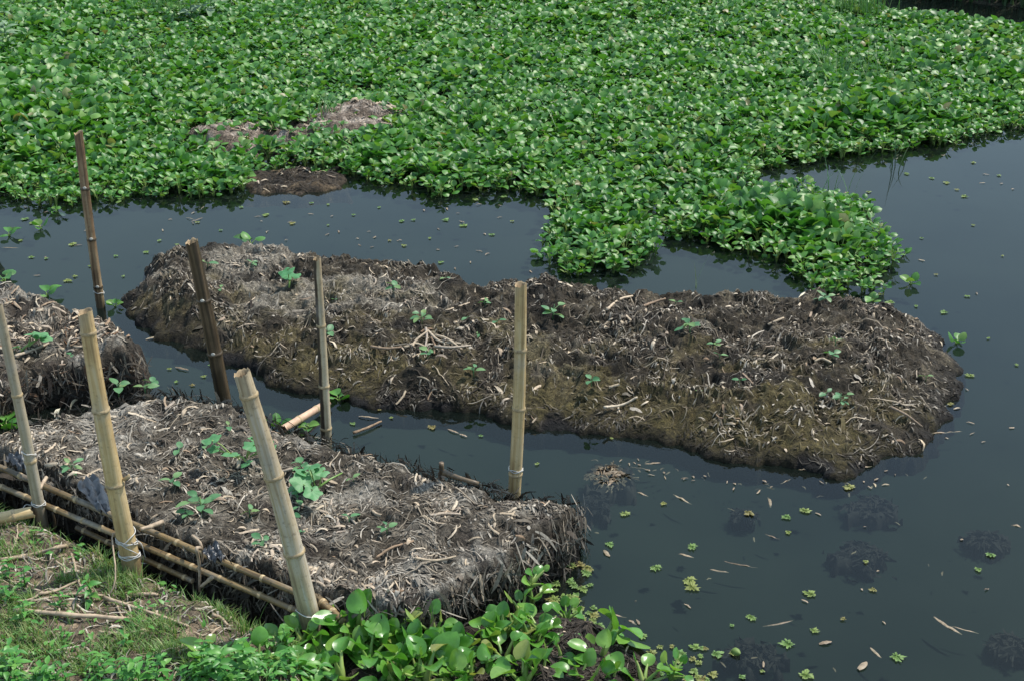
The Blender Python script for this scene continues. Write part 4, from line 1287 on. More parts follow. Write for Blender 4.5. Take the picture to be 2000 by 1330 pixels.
SD = [
    (hfB, 362, 815, 'four', 1.2, 'four-leaved seedling near the rear corner of the grey heap'), (hfB, 398, 880, 'pair', 1.0, 'faint seedling pair left of the leafy squash plant'), (hfB, 350, 888, 'pair', 1.1, 'two-leaved seedling between the knotted stake and the leafy squash plant'),
    (hfB, 340, 950, 'four', 1.0, 'small seedling just right of the knotted stake'), (hfB, 395, 1005, 'bush', 1.1, 'spreading patch of pale green seedling leaves above the upper rail'), (hfB, 368, 1012, 'four', .8, 'darker seedling at the left side of the pale green patch'),
    (hfB, 487, 1010, 'four', .9, 'round four-leaved seedling left of the twine-footed thick stake'), (hfB, 580, 985, 'pair', .9, 'seedling pair right behind the twine-footed thick stake'), (hfB, 570, 1015, 'four', .9, 'yellowish seedling right against the twine-footed thick stake'),
    (hfB, 578, 1048, 'pair', .8, 'lower seedling beside the twine-footed thick stake'), (hfB, 512, 1068, 'four', .9, 'seedling close to the upper rail left of the twine-footed thick stake'), (hfB, 682, 1020, 'pair', .9, 'two-leaved seedling below the big squash plant'),
    (hfB, 757, 1042, 'four', .9, 'bright four-leaved seedling in the centre of the grey heap'), (hfB, 980, 992, 'pair', .9, 'left of the two seedlings at the upright stake with the scarred node'), (hfB, 1006, 985, 'pair', 1.0, 'right of the two seedlings at the upright stake with the scarred node'),
    (hfB, 442, 1088, 'pair', .8, 'small seedling beside the black plastic scrap near the upper rail'), (hfB, 590, 920, 'four', 1.1, 'pale seedling just above the big squash plant'), (hfB, 140, 922, 'bush', .7, 'faint pale seedling tuft left of the knotted stake on the grey heap'),
    (hfB, 730, 1170, 'pair', 1.0, 'seedling leaf behind the tallest near hyacinth'), (hfB, 447, 840, 'pair', .8, 'seedling at the rear edge of the grey heap under the dark stake'), (hfB, 690, 940, 'pair', .7, 'tiny seedling right of the big squash plant'),
    (hfC, 142, 700, 'pair', .8, 'seedling on the brown heap above its dark undercut'),
    (hfA, 405, 523, 'pair', 1.2, 'yellow-green seedling leaf right behind the dark stake'), (hfA, 492, 524, 'four', .9, 'seedling on the far left slope of the long heap'), (hfA, 432, 570, 'pair', .8, 'small seedling right of the dark stake on the long heap'),
    (hfA, 640, 658, 'four', 1.0, 'seedling close to the slender straw stake'), (hfA, 768, 570, 'four', 1.0, 'seedling on the pale patch of the long heap'), (hfA, 825, 634, 'bush', .9, 'leafy seedling above the pale bundle of dry stalks'), (hfA, 836, 700, 'four', 1.0, 'seedling growing out of the pale bundle of dry stalks'),
    (hfA, 912, 626, 'pair', .8, 'seedling pair left of the upright stake on the long heap, farther one'), (hfA, 972, 636, 'pair', 1.1, 'seedling with two wide leaves beside the upright stake'), (hfA, 936, 660, 'pair', .9, 'single-leaf seedling left of the upright stake, nearer one'), (hfA, 945, 600, 'four', .9, 'small seedling left of the top of the upright stake'),
    (hfA, 1080, 624, 'bush', 1.1, 'bushy seedling right of the upright stake'), (hfA, 926, 735, 'four', 1.1, 'pale seedling on the near slope beside the upright stake'), (hfA, 1155, 752, 'four', .9, 'seedling on the mossy near slope right of the upright stake'), (hfA, 1348, 655, 'bush', 1.0, 'largest seedling in the middle of the right half of the long heap'),
    (hfA, 1396, 680, 'four', .8, 'upper of two stacked seedlings in the right half of the long heap'), (hfA, 1404, 700, 'pair', .8, 'lower of two stacked seedlings in the right half of the long heap'), (hfA, 1632, 675, 'four', .9, 'farther seedling of the pair toward the right end of the long heap'), (hfA, 1624, 702, 'four', 1.0, 'nearer seedling of the pair toward the right end of the long heap'),
    (hfA, 1612, 775, 'pair', .9, 'seedling pair low on the near slope at the right end'), (hfA, 1642, 790, 'bush', .8, 'leafy seedling low on the near slope at the right end'), (hfA, 1357, 768, 'pair', .7, 'tiny seedling on the mossy slope of the right half'), (hfA, 1608, 592, 'bush', .8, 'seedling on the far rim by the white husk'),
    (hfA, 1320, 597, 'pair', .8, 'seedling on the far rim below the raft'), (hfA, 1085, 558, 'pair', .9, 'seedling pair on the far rim left of the raft'), (hfA, 1808, 742, 'pair', .8, 'seedling at the right tip of the long heap'), (hfA, 1445, 748, 'pair', .7, 'pale tiny seedling right of centre on the near slope'),
    (hfA, 655, 590, 'pair', .6, 'tiny seedling behind the slender straw stake'), (hfA, 870, 548, 'pair', .7, 'seedling on the far rim of the pale patch'),
]
for hf, px, py, kd, s, lab in SD:
    spawn(SEEDS[kd][int(g3.integers(3))], 'seedling', lab, 'seedling', 'seedlings sprouting on the heaps', TRS(on(hf, px, py), g3.uniform(0, 6.28), s * .88, g3.normal(0, .1), g3.normal(0, .1)))
CH = [(232, 772, 'four', 1.3, 'larger seedling in the gap between the brown heap and the grey heap'), (145, 815, 'four', 1.1, 'seedling at the rear edge of the grey heap under the dark undercut'), (285, 768, 'pair', 1.1, 'narrow leaved seedling beside the rear corner of the grey heap'), (108, 838, 'pair', 1.0, 'brownish seedling at the rear edge of the grey heap near the thin grey stake'),
      (298, 757, 'four', .8, 'light green seedling at the water near the rear corner of the grey heap')]
for px, py, kd, s, lab in CH:
    spawn(SEEDS[kd][int(g3.integers(3))], 'seedling', lab, 'seedling', 'seedlings sprouting on the heaps', TRS(on(hfB, px, py) if px < 200 else P(px, py, .1), g3.uniform(0, 6.28), s))

# ------------------------------------------------------------------ bank: grass, weeds, twigs
def on_bank(px, py):
    z = 0.1
    for _ in range(6):
        p = P(px, py, z)
        z = float(bank_z(np.array([p.x]), np.array([p.y]))[0])
    return P(px, py, z)
def grass_field(n, xr, yr, hr, seed, dens):
    g = np.random.default_rng(seed)
    x, y = g.uniform(*xr, n * 4), g.uniform(*yr, n * 4)
    ok = (g.random(len(x)) < dens(x, y)) & (poly_dist(BANK, x, y) > 0.05)
    x, y = x[ok][:n], y[ok][:n]
    n = len(x)
    z = bank_z(x, y)
    az = g.uniform(0, 6.28, n)
    h = g.uniform(*hr, n)
    lean = g.uniform(0.3, 1.5, n)
    w = g.uniform(0.0014, 0.003, n)
    V = np.zeros((n, 4, 2, 3))
    for k, t in enumerate((0, .4, .75, 1)):
        r = h * lean * t ** 1.5 * 0.8
        zz = h * t * (1 - 0.35 * lean * t * 0.8)
        ww = w * (1 - t * 0.92)
        for s_, sg in enumerate((-1, 1)):
            V[:, k, s_, 0] = x + r * np.cos(az) - sg * ww * np.sin(az)
            V[:, k, s_, 1] = y + r * np.sin(az) + sg * ww * np.cos(az)
            V[:, k, s_, 2] = z + zz
    base = np.array([(2 * k, 2 * k + 1, 2 * k + 3, 2 * k + 2) for k in range(3)])
    F = (base[None] + (np.arange(n) * 8)[:, None, None]).reshape(-1, 4)
    return V.reshape(-1, 3), F, np.repeat(g.random(n) * 0.99, 8)
V, F, rn = grass_field(25000, (-2.9, -0.5), (3.4, 5.35), (0.02, 0.065), 61, lambda x, y: 0.1 + 0.9 * smooth(-0.05, 0.4, fbm(x * 4.2, y * 4.2, 401, 3)))
o = link('bank_grass', make_mesh('bank_grass', V, F, M_GRASS, True, rnd=rn))
tag(o, 'short patchy creeping grass on the brown soil of the bank', kind='stuff')
# small round-leaved ground cover and straw bits on the soil
g4 = np.random.default_rng(63)
n = 1500
x, y = g4.uniform(-2.7, -0.6, n * 3), g4.uniform(3.75, 5.2, n * 3)
ok = g4.random(n * 3) < 0.04 + 0.96 * smooth(0.3, 0.7, fbm(x * 3.4, y * 3.4, 411, 3) + 0.45 * smooth(4.3, 4.0, y))
ok &= poly_dist(BANK, x, y) > 0.06
x, y = x[ok][:n], y[ok][:n]
n = len(x)
A = frames(g4.uniform(0, 6.28, n), g4.normal(0.35, 0.3, n), g4.normal(0, 0.3, n))
V0, F0 = blade(1, .5, 3, 2, .2, .3, .0, .7)
W = np.einsum('nij,vj->nvi', A, V0) * g4.uniform(0.014, 0.034, n)[:, None, None] + np.stack([x, y, bank_z(x, y) + g4.uniform(0.004, 0.035, n)], 1)[:, None, :]
o = link('ground_cover', make_mesh('ground_cover', W.reshape(-1, 3), (F0[None] + (np.arange(n) * len(V0))[:, None, None]).reshape(-1, 4), M_WEED, True, rnd=np.repeat(g4.random(n) * 0.99, len(V0))))
tag(o, 'low leafy ground cover spreading over the bank', kind='stuff')

class _B:
    at = staticmethod(lambda x, y: bank_z(np.asarray(x), np.asarray(y)))
    normal = staticmethod(lambda x, y: np.tile([0, 0, 1.0], (len(np.atleast_1d(x)), 1)))
n = 2600
x, y = rng.uniform(-2.7, -0.6, n), rng.uniform(3.75, 5.3, n)
ok = poly_dist(BANK, x, y) > 0.03
x, y = x[ok], y[ok]
n = len(x)
VV = strips_on(_B, x, y, rng.uniform(0, 6.28, n), rng.uniform(0.02, 0.1, n), rng.uniform(0.0025, 0.009, n), rng.normal(0, .6, n), np.abs(rng.normal(0, .006, n)), rng.uniform(0.002, .008, n), 3)
pc = np.array([PAL[k] for k in ('tan', 'grey', 'brown', 'pale')])[rng.integers(0, 4, n)] * rng.uniform(.5, 1.05, (n, 1))
o = link('straw', make_mesh('straw', VV.reshape(-1, 3), strip_faces(n, 3), M_LIT, True, np.repeat(pc, 8, 0)))
tag(o, 'scattered straw and dry leaf bits on the bank soil', kind='stuff')

def weed_design(g, pairs, L, h, mat=M_WEED):
    D = []
    V, F = tube([(0, 0, -0.01), (g.normal(0, .006), g.normal(0, .006), h * .5), (g.normal(0, .012), g.normal(0, .012), h)], [.003, .0026, .0016], 6)
    D.append(('stem', make_mesh('stem', V, F, mat), Matrix.Identity(4), []))
    for k in range(pairs):
        a = k * 1.57 + g.normal(0, .2)
        t = (k + 1) / pairs
        for q in (0, 1):
            s = L * g.uniform(.75, 1.15) * (1.1 - .45 * t)
            V, F = blade(s, s * g.uniform(.36, .5), 6, 2, .35, .35, .0, .85)
            A = frames(np.array([a + q * math.pi + g.normal(0, .2)]), np.array([g.normal(.3, .2)]), np.array([g.normal(0, .25)]))[0]
            D.append(('leaf', make_mesh('leaf', V, F, mat), Matrix.Translation((0, 0, h * t)) @ Matrix(A.tolist()).to_4x4(), []))
    return D
WD = [weed_design(g4, int(g4.integers(3, 6)), .055, .09) for _ in range(5)] + [weed_design(g4, 5, .07, .13) for _ in range(2)]
WP = [(48, 1150, 1.1, 'leafy green weed at the left border above the pale fallen stalk'), (178, 1178, 1.2, 'leafy weed with pointed leaves beside the long dry stalk on the bank'), (48, 1212, 1.0, 'weed growing over the pale fallen stalk at the left border'), (15, 1128, .9, 'small weed at the left border near the grass patch'),
      (118, 1190, .8, 'small weed between the two leafy weeds on the bank'), (20, 1175, .8, 'weed low at the left border beside the tangled twigs'), (250, 1270, .8, 'lone weed on bare soil left of the bright weed patch')]
for px, py, s, lab in WP:
    spawn(WD[int(g4.integers(5))], 'weed', lab, 'weed', 'weeds on the bank', TRS(on_bank(px, py), g4.uniform(0, 6.28), s, g4.normal(0, .12), g4.normal(0, .12)))
for k in range(30):
    px, py = g4.uniform(0, 340), g4.uniform(1312, 1350)
    spawn(WD[int(g4.integers(7))], 'weed', 'bright weed in the low leafy row along the lower left border', 'weed', 'weeds along the lower left border', TRS(on_bank(px, py), g4.uniform(0, 6.28), g4.uniform(.6, .95), g4.normal(0, .15), g4.normal(0, .15)))
for k in range(40):
    px = g4.uniform(355, 630)
    py = g4.uniform(1345 - 80 * math.sin((px - 340) / 300 * 2.6) ** 0.7, 1352)
    spawn(WD[int(g4.integers(7))], 'weed', 'bright pointed-leaf weed in the dense patch beside the near hyacinths', 'weed', 'weeds beside the near hyacinths', TRS(on_bank(px, py), g4.uniform(0, 6.28), g4.uniform(.7, 1.1), g4.normal(0, .2), g4.normal(0, .2)))

def blades_tuft(name, label, cat, p, n, h, w, spread, mat, g, lean=(0.05, 0.5), group=None):
    az, ln = g.uniform(0, 6.28, n), g.uniform(*lean, n)
    hh, b = h * g.uniform(.5, 1.1, n), g.normal(0, spread, (n, 2))
    V = np.zeros((n, 5, 2, 3))
    for k, t in enumerate((0, .3, .6, .85, 1)):
        r = hh * ln * t ** 1.7
        for s_, sg in enumerate((-1, 1)):
            V[:, k, s_, 0] = b[:, 0] + r * np.cos(az) - sg * w * (1 - .9 * t) * np.sin(az)
            V[:, k, s_, 1] = b[:, 1] + r * np.sin(az) + sg * w * (1 - .9 * t) * np.cos(az)
            V[:, k, s_, 2] = hh * t * (1 - .3 * ln * t) - 0.01
    base = np.array([(2 * k, 2 * k + 1, 2 * k + 3, 2 * k + 2) for k in range(4)])
    root = empty(name, p)
    tag(root, label, cat, group)
    if n <= 14:
        for q in range(n):
            link('blade', make_mesh('blade', V[q].reshape(-1, 3), base, mat), root)
    else:
        o = link('blades', make_mesh('blades', V.reshape(-1, 3), (base[None] + (np.arange(n) * 10)[:, None, None]).reshape(-1, 4), mat, True, rnd=np.repeat(g.random(n) * .99, 10)), root)
        tag(o, kind='stuff')
    return root
g5 = np.random.default_rng(71)
T = lambda px, py, z=0.0: P(px, py, z)
blades_tuft('grass_tuft', 'grass tuft at the foot of the knotted thick stake', 'grass tuft', on_bank(238, 1135), 40, .12, .0022, .03, M_GRASS, g5, (.2, .9), 'grass tufts on the bank')
blades_tuft('grass_tuft', 'upright grass tuft on the bank left of the twine-footed thick stake', 'grass tuft', on_bank(470, 1235), 26, .13, .0022, .03, M_GRASS, g5, (.1, .6), 'grass tufts on the bank')
blades_tuft('grass_tuft', 'small grass tuft on the soil just below the lowest rail', 'grass tuft', on_bank(340, 1130), 22, .08, .002, .04, M_GRASS, g5, (.3, 1.0), 'grass tufts on the bank')
blades_tuft('tall_grass', 'tall pale grass tuft at the far border of the mat', 'grass tuft', T(1672, 35), 150, .55, .006, .16, M_REED, g5, (.05, .5), 'grass tufts in the mat')
blades_tuft('tall_grass', 'fine grass tuft in the right half of the mat', 'grass tuft', T(1655, 160), 170, .42, .0045, .25, M_REED, g5, (.1, .8), 'grass tufts in the mat')
blades_tuft('tall_grass', 'thin grass growing in the mat above the channel', 'grass tuft', T(920, 255), 90, .36, .0035, .25, M_REED, g5, (.1, .9), 'grass tufts in the mat')
blades_tuft('tall_grass', 'yellowish grass tuft at the far left of the mat', 'grass tuft', T(322, 40), 90, .5, .005, .15, M_REED, g5, (.05, .5), 'grass tufts in the mat')
blades_tuft('tall_grass', 'small grass tuft on the pale litter pile in the mat', 'grass tuft', T(640, 222, .1), 24, .22, .005, .06, M_REED, g5, (.3, 1.0), 'grass tufts in the mat')
blades_tuft('tall_grass', 'grass tuft in the left half of the mat', 'grass tuft', T(275, 145), 60, .35, .004, .2, M_REED, g5, (.1, .8), 'grass tufts in the mat')
blades_tuft('water_reed', 'few thin reed blades rising behind the right lobe of the raft', 'reed', T(1640, 385), 8, .42, .005, .07, M_REED, g5, (.1, .5), 'reeds standing in the water')
blades_tuft('water_reed', 'thin dark reeds bent over at the edge of the mat', 'reed', T(1765, 330), 5, .3, .004, .08, M_DARKREED, g5, (.4, 1.1), 'reeds standing in the water')
blades_tuft('water_reed', 'single bright reed blade on the far rim of the long heap', 'reed', T(1362, 562), 2, .26, .005, .01, M_REED, g5, (.1, .3), 'reeds standing in the water')
for k, (px, py, s) in enumerate([(375, 25, 1.6), (415, 18, 1.5), (15, 80, 1.5), (20, 95, 1.2)]):
    spawn(weed_design(g5, 7, .13, .3, M_GREY), 'grey_weed', ['grey-green weed at the far border of the mat, left one', 'grey-green weed at the far border of the mat, right one', 'grey-green weed at the left border of the mat, farther one', 'grey-green weed at the left border of the mat, nearer one'][k], 'weed', 'grey weeds in the mat', TRS(T(px, py + 25), g5.uniform(0, 6), s))
# dark reeds on the far shore, top right corner
n = 5200
xr = g5.uniform(4.0, 12.0, n)
edge_y = np.interp(xr, [4.2, 4.6, 5.2, 5.8, 12], [16.6, 15.9, 15.5, 15.15, 13.9])
yr = edge_y + 0.25 + np.abs(g5.normal(0, 1.0, n))
az, ln, hh = g5.uniform(0, 6.28, n), g5.uniform(.05, .6, n), g5.uniform(.5, 1.5, n)
V = np.zeros((n, 4, 2, 3))
for k, t in enumerate((0, .4, .75, 1)):
    for s_, sg in enumerate((-1, 1)):
        V[:, k, s_, 0] = xr + hh * ln * t ** 1.7 * np.cos(az) - sg * .012 * (1 - .9 * t) * np.sin(az)
        V[:, k, s_, 1] = yr + hh * ln * t ** 1.7 * np.sin(az) + sg * .012 * (1 - .9 * t) * np.cos(az)
        V[:, k, s_, 2] = hh * t * (1 - .3 * ln * t)
base = np.array([(2 * k, 2 * k + 1, 2 * k + 3, 2 * k + 2) for k in range(3)])
o = link('shore_reeds', make_mesh('shore_reeds', V.reshape(-1, 3), (base[None] + (np.arange(n) * 8)[:, None, None]).reshape(-1, 4), M_DARKREED, True, rnd=np.repeat(g5.random(n) * .99, 8)))
tag(o, 'dark reeds on the far shore in the corner behind the mat', kind='stuff')
xs_, ys_ = np.linspace(3.5, 30, 60), np.linspace(14.5, 60, 60)
X, Y = np.meshgrid(xs_, ys_, indexing='ij')
Z = np.clip((Y - np.interp(X, [4.2, 4.6, 5.2, 5.8, 12, 30], [17.0, 16.2, 15.8, 15.4, 14.2, 11])) * .35, -.5, .7) + .05 * fbm(X, Y, 5, 3)
tag(link('far_shore', make_mesh('far_shore', np.stack([X, Y, Z], -1), grid_faces(60, 60), M_DIRT, True, np.tile([.03, .03, .018], (3600, 1)))), kind='structure')

# twigs and dry stalks lying on the bank
TW = [([(0, 1098), (75, 1085), (130, 1070), (200, 1079)], 4.5, 'long pale dry stalk on the grass below the yellow cut pole'), ([(205, 1172), (290, 1200), (368, 1228)], 4.5, 'straight brown dry stalk right of the leafy weed'), ([(30, 1196), (120, 1204), (255, 1214)], 6.0, 'thick pale fallen stalk at the left border of the bank'),
      ([(75, 1165), (110, 1158), (150, 1140)], 3.5, 'short curved twig above the thick pale stalk'), ([(60, 1180), (140, 1165), (205, 1168)], 3.0, 'thin twig lying across the tangled sticks'), ([(140, 1085), (150, 1120), (158, 1150)], 3.0, 'upright bent twig in the grass'),
      ([(228, 1185), (240, 1208), (262, 1222), (285, 1236)], 2.5, 'forked twig end beside the straight brown stalk'), ([(195, 1238), (240, 1242), (282, 1234)], 3.0, 'thin dry twig on bare soil below the straight stalk'), ([(415, 1205), (432, 1212), (446, 1226)], 4.0, 'short curved dry stick near the upright grass tuft'),
      ([(262, 1168), (280, 1164), (308, 1166)], 4.5, 'flat pale chip of cane on the soil'), ([(310, 1120), (325, 1110), (322, 1122)], 4.0, 'small split cane chip below the lowest rail'), ([(400, 1260), (418, 1238), (432, 1228)], 2.5, 'thin twig near the bank weeds'), ([(20, 1085), (33, 1060), (35, 1030)], 2.2, 'thin grey twig standing in the grass by the yellow cut pole'),
      ([(85, 1160), (60, 1175), (25, 1180)], 2.6, 'thin bent twig at the left of the tangle'), ([(110, 1100), (125, 1112), (128, 1135)], 2.2, 'small hooked twig above the tangle')]
for pts, r, lab in TW:
    stick('dry_stalk', lab, 'dry stalk', [on_bank(*p) + Vector((0, 0, .012)) for p in pts], r, M_TWIG, 'dry stalks on the bank', .003)
TW2 = [([(392, 1070, .27), (384, 1072, .3), (389, 1100, .22), (390, 1155, .1)], 4.0, 'bent pale dry stalk hanging over the upper rail'), ([(376, 1046, .27), (392, 1062, .29), (396, 1096, .2)], 3.0, 'thin dry stalk hooked over the upper rail beside the pale one'), ([(415, 1126, .2), (405, 1135, .17), (392, 1145, .13)], 4.5, 'short split chip caught on the middle rail'),
       ([(318, 1018, .27), (295, 1027, .28), (275, 1033, .29)], 5.0, 'pale broken stalk end poking out behind the knotted stake'), ([(90, 932, .27), (80, 950, .27), (78, 958, .25)], 4.0, 'short pale chip standing beside the thin grey stake'), ([(208, 1170, .13), (226, 1130, .2), (219, 1050, .28), (232, 1042, .29), (262, 1062, .25)], 1.8, 'thin wiry vine looping beside the knotted stake')]
for pts, r, lab in TW2:
    stick('dry_stalk', lab, 'dry stalk', pts, r, M_TWIG, 'dry stalks caught on the rails', .002)
# loose twine at the knotted stake
def loose(label, pts, r=.0022):
    p = smooth_path([P(*q) for q in pts], 22)
    V, F = tube(p, r, 5)
    tag(link('loose_twine', make_mesh('loose_twine', V, F, M_TWINE)), label, 'twine', 'loose ends of white twine')
loose('white twine loop trailing right from the knotted stake', [(262, 1052, .22), (276, 1062, .2), (283, 1085, .14), (287, 1094, .11)])
loose('second white twine strand trailing down from the knotted stake', [(232, 1055, .22), (236, 1075, .18), (252, 1090, .15), (272, 1098, .12), (290, 1100, .1)])
loose('short white twine end sticking out left of the thin grey stake', [(86, 984, .14), (70, 988, .14), (52, 985, .15), (45, 992, .14)])
loose('white twine edge running down the thin grey stake', [(42, 882, .36), (55, 935, .24), (64, 984, .14)], .0016)
V, F = blade(.05, .03, 4, 3, .4, .3, .1, .5)
o = link('plastic_scrap', make_mesh('plastic_scrap', V, F, M_TWINE)); o.matrix_world = TRS(on_bank(288, 1102) + Vector((0, 0, .02)), .4, 1)
tag(o, 'crumpled white plastic scrap at the foot of the knotted stake', 'plastic scrap')

def drape(label, a, b, w, seed):
    g = np.random.default_rng(seed)
    p0, p1 = Vector(a), Vector(b)
    n, m = 16, 9
    V = []
    for i in range(n):
        t = i / (n - 1)
        q = p0.lerp(p1, t)
        for j in range(m):
            s = j / (m - 1) - .5
            V.append((q.x + s * w * .5 + g.normal(0, .004), q.y + s * w * (0.7 + .4 * math.sin(5 * t)), q.z + .012 * math.sin(14 * s + 6 * t) + g.normal(0, .005)))
    me = make_mesh('black_plastic_scrap', np.array(V), grid_faces(n, m), M_PLASTIC)
    tag(link('black_plastic_scrap', me), label, 'plastic scrap', 'black plastic scraps on the rails')
drape('torn black plastic scrap over the upper rail between thin grey and knotted stakes', P(165, 935, .285), P(212, 1000, .275), .09, 1)
drape('torn black plastic scrap over the upper rail right of the knotted stake', P(405, 1068, .285), P(432, 1092, .275), .07, 2)
drape('black plastic scrap by the upper rail at the left border', P(20, 890, .29), P(50, 915, .28), .06, 3)

# ------------------------------------------------------------------ canes, stubs and husks in the water and on the heaps
rail('fallen pinkish cane lying across the narrow channel behind the slender stake', ((552, 838, .05), (640, 786, .03)), 15, 2, 0.0, plain_mat('cane_skin', (.5, .33, .22), .6, .25, 30), 'fallen_cane', None, True)
stick('short_stake', 'short brown stake end standing at the far edge of the grey heap', 'stake', [(863, 940, 0.1), (P(863, 940, .1) + PY(862, 903, P(863, 940, .1).y)) / 2, PY(862, 903, P(863, 940, .1).y)], 5, M_BAM_BROWN, None, .001, 8, .95)
stick('brown_strip', 'reddish split cane strip along the far edge of the grey heap', 'cane strip', [(868, 922, .26), (900, 934, .26), (935, 944, .25)], 6, M_BAM_BROWN, None, .001, 8)
stick('stub', 'grey pointed stub with a reddish tip at the far rim of the long heap', 'stub', [on(hfA, 1222, 568), on(hfA, 1222, 568) + Vector((.012, 0, .07)), on(hfA, 1222, 568) + Vector((.018, 0, .13))], 7, M_TWIG, None, .001, 8, .45)
V, F = blade(.13, .06, 8, 6, .9, .2, .0, .6)
o = link('white_husk', make_mesh('white_husk', V, F, M_SHELL)); o.matrix_world = TRS(P(1588, 572, .05), R(200), 1.0, .5, .3)
tag(o, 'creamy white split husk floating between the raft tip and the long heap', 'husk')
bundle = empty('stalk_bundle', on(hfA, 850, 678))
tag(bundle, 'pale bundle of dry stalks fanned out in the middle of the long heap', 'dry stalks')
for k, pts in enumerate([[(822, 655), (835, 648), (860, 650)], [(832, 650), (834, 668), (830, 690)], [(790, 692), (812, 684), (830, 690)], [(850, 660), (875, 668), (905, 690)], [(835, 655), (860, 676), (900, 680)], [(850, 690), (880, 692), (920, 688)], [(843, 665), (850, 680), (848, 696)],
                          [(725, 686), (755, 690), (785, 687)], [(805, 690), (815, 676), (836, 660)], [(865, 690), (858, 676), (870, 668)]]):
    p = smooth_path([on(hfA, *q) + Vector((0, 0, .015 + .012 * (k % 3))) for q in pts], 10) - np.array(bundle.location)
    V, F = tube(p, np.linspace(.008, .005, len(p)), 6)
    link('stalk', make_mesh('stalk', V, F, M_DEAD), bundle)
LG = [(hfA, [(690, 845), (715, 836), (745, 822)], 'water', 'pale broken cane floating in the narrow channel'), (hfB, [(735, 1095), (765, 1075), (808, 1062)], 'b', 'long curved dry stalk in the middle of the grey heap'), (hfB, [(840, 1012), (870, 1008), (900, 1010)], 'b', 'flat pale dry stalk lying below the upright stake on the grey heap'),
      (hfB, [(500, 918), (540, 926), (575, 920)], 'b', 'dark twig beside the leafy squash plant'), (hfB, [(810, 1095), (850, 1100), (890, 1092)], 'b', 'reddish dry stalk near the end face of the grey heap'), (hfB, [(755, 1180), (758, 1160), (772, 1140)], 'b', 'hooked dry stalk near the front corner of the grey heap'), (hfA, [(1060, 545), (1100, 548), (1145, 562)], 'a', 'long thin dry stem on the far rim left of the raft'),
      (hfA, [(1185, 610), (1210, 590), (1235, 583)], 'a', 'curved pale stalk on the far rim near the pointed stub'), (hfA, [(1250, 605), (1270, 598), (1300, 588)], 'a', 'pale stalk lying right of the pointed stub'), (hfA, [(1395, 805), (1405, 820), (1445, 822)], 'a', 'thin white curled stem on the near slope, right half'), (hfA, [(1180, 800), (1215, 795), (1245, 780)], 'a', 'broad pale dry stalk on the mossy near slope'),
      (hfA, [(870, 612), (920, 596), (955, 586)], 'a', 'long thin stalk lying left of the upright stake'), (hfA, [(1500, 640), (1515, 632), (1530, 626)], 'a', 'short pale stalk in the right half of the long heap'), (hfA, [(1590, 710), (1605, 705), (1622, 712)], 'a', 'arched pale stalk at the lower seedling toward the right end'), (hfA, [(1740, 800), (1770, 815), (1800, 838)], 'a', 'pale stalk sloping to the water at the right tip'),
      (hfC, [(205, 655), (235, 690), (275, 735)], 'b', 'long thin stalk hanging down the right end of the brown heap'), (hfC, [(252, 645), (268, 640), (284, 632)], 'b', 'pale stick bridging the channel by the brown heap'), (hfC, [(30, 700), (75, 685), (110, 668)], 'b', 'thick grey stalk on top of the brown heap')]
for hf, pts, wh, lab in LG:
    q = [P(*p, .012) if wh == 'water' else on(hf, *p) + Vector((0, 0, .014)) for p in pts]
    stick('dry_stalk', lab, 'dry stalk', q, 3.0 if 'thin' not in lab else 2.0, M_DEAD, 'single dry stalks on the heaps', .002)
# pale cut leaf bases in the undercut of the brown heap
for k, (px, py, lab) in enumerate([(163, 762, 'pale dead leaf hanging in the undercut of the brown heap, right one'), (130, 778, 'pale dead leaf hanging in the undercut of the brown heap, middle one'), (208, 735, 'pale dead leaf at the right end of the undercut'), (60, 805, 'brown dead leaf at the foot of the undercut'), (238, 722, 'tan dead leaf stuck on the right end of the brown heap')]):
    V, F = blade(.075, .05, 6, 4, .6, .5, .0, .5)
    p = P(px, py, .07)
    o = link('hanging_leaf', make_mesh('hanging_leaf', V, F, M_SHELL if k < 3 else M_DEAD))
    o.matrix_world = TRS(p + Vector((0, -.1, 0)), R(200 + 40 * k), .9, .5, .4)
    tag(o, lab, 'dead leaf', 'dead leaves in the undercut')

# ------------------------------------------------------------------ floating ferns, sticks and sunken clumps
def fern_mesh(g):
    n, rings = 56, 3
    a = np.linspace(0, 2 * np.pi, n, endpoint=False)
    r = 0.66 + 0.14 * np.sin(g.integers(2, 5) * a + g.uniform(0, 6)) + 0.13 * np.sin(g.integers(8, 12) * a + g.uniform(0, 6)) + g.uniform(-.13, .13, n)
    r *= 1 + .28 * np.cos(a - g.uniform(0, 6))
    V = [(0, 0, .14)]
    for q in range(1, rings + 1):
        f = q / rings
        for k in range(n):
            V.append((r[k] * f * math.cos(a[k]), r[k] * f * math.sin(a[k]), .1 * g.uniform(-.2, 1.6) * (1.25 - f)))
    tri = np.array([(0, 1 + k, 1 + (k + 1) % n) for k in range(n)])
    quad = np.array([(1 + (q - 1) * n + k, 1 + q * n + k, 1 + q * n + (k + 1) % n, 1 + (q - 1) * n + (k + 1) % n) for q in range(1, rings) for k in range(n)])
    return make_mesh('water_fern', np.array(V), [tri, quad], M_FERN, False)
g6 = np.random.default_rng(81)
FERN = [fern_mesh(g6) for _ in range(8)]
def fern(px, py, wpx, label, group):
    p = P(px, py, .006)
    r = wpx / 2 / FPX * to_px(*p)[2] * (1.05 if py > 900 else 0.85)
    o = link('water_fern', FERN[int(g6.integers(8))])
    o.matrix_world = TRS(p, g6.uniform(0, 6.28), r)
    tag(o, label, 'water fern', group)
NEAR = 'floating ferns on the near open water'
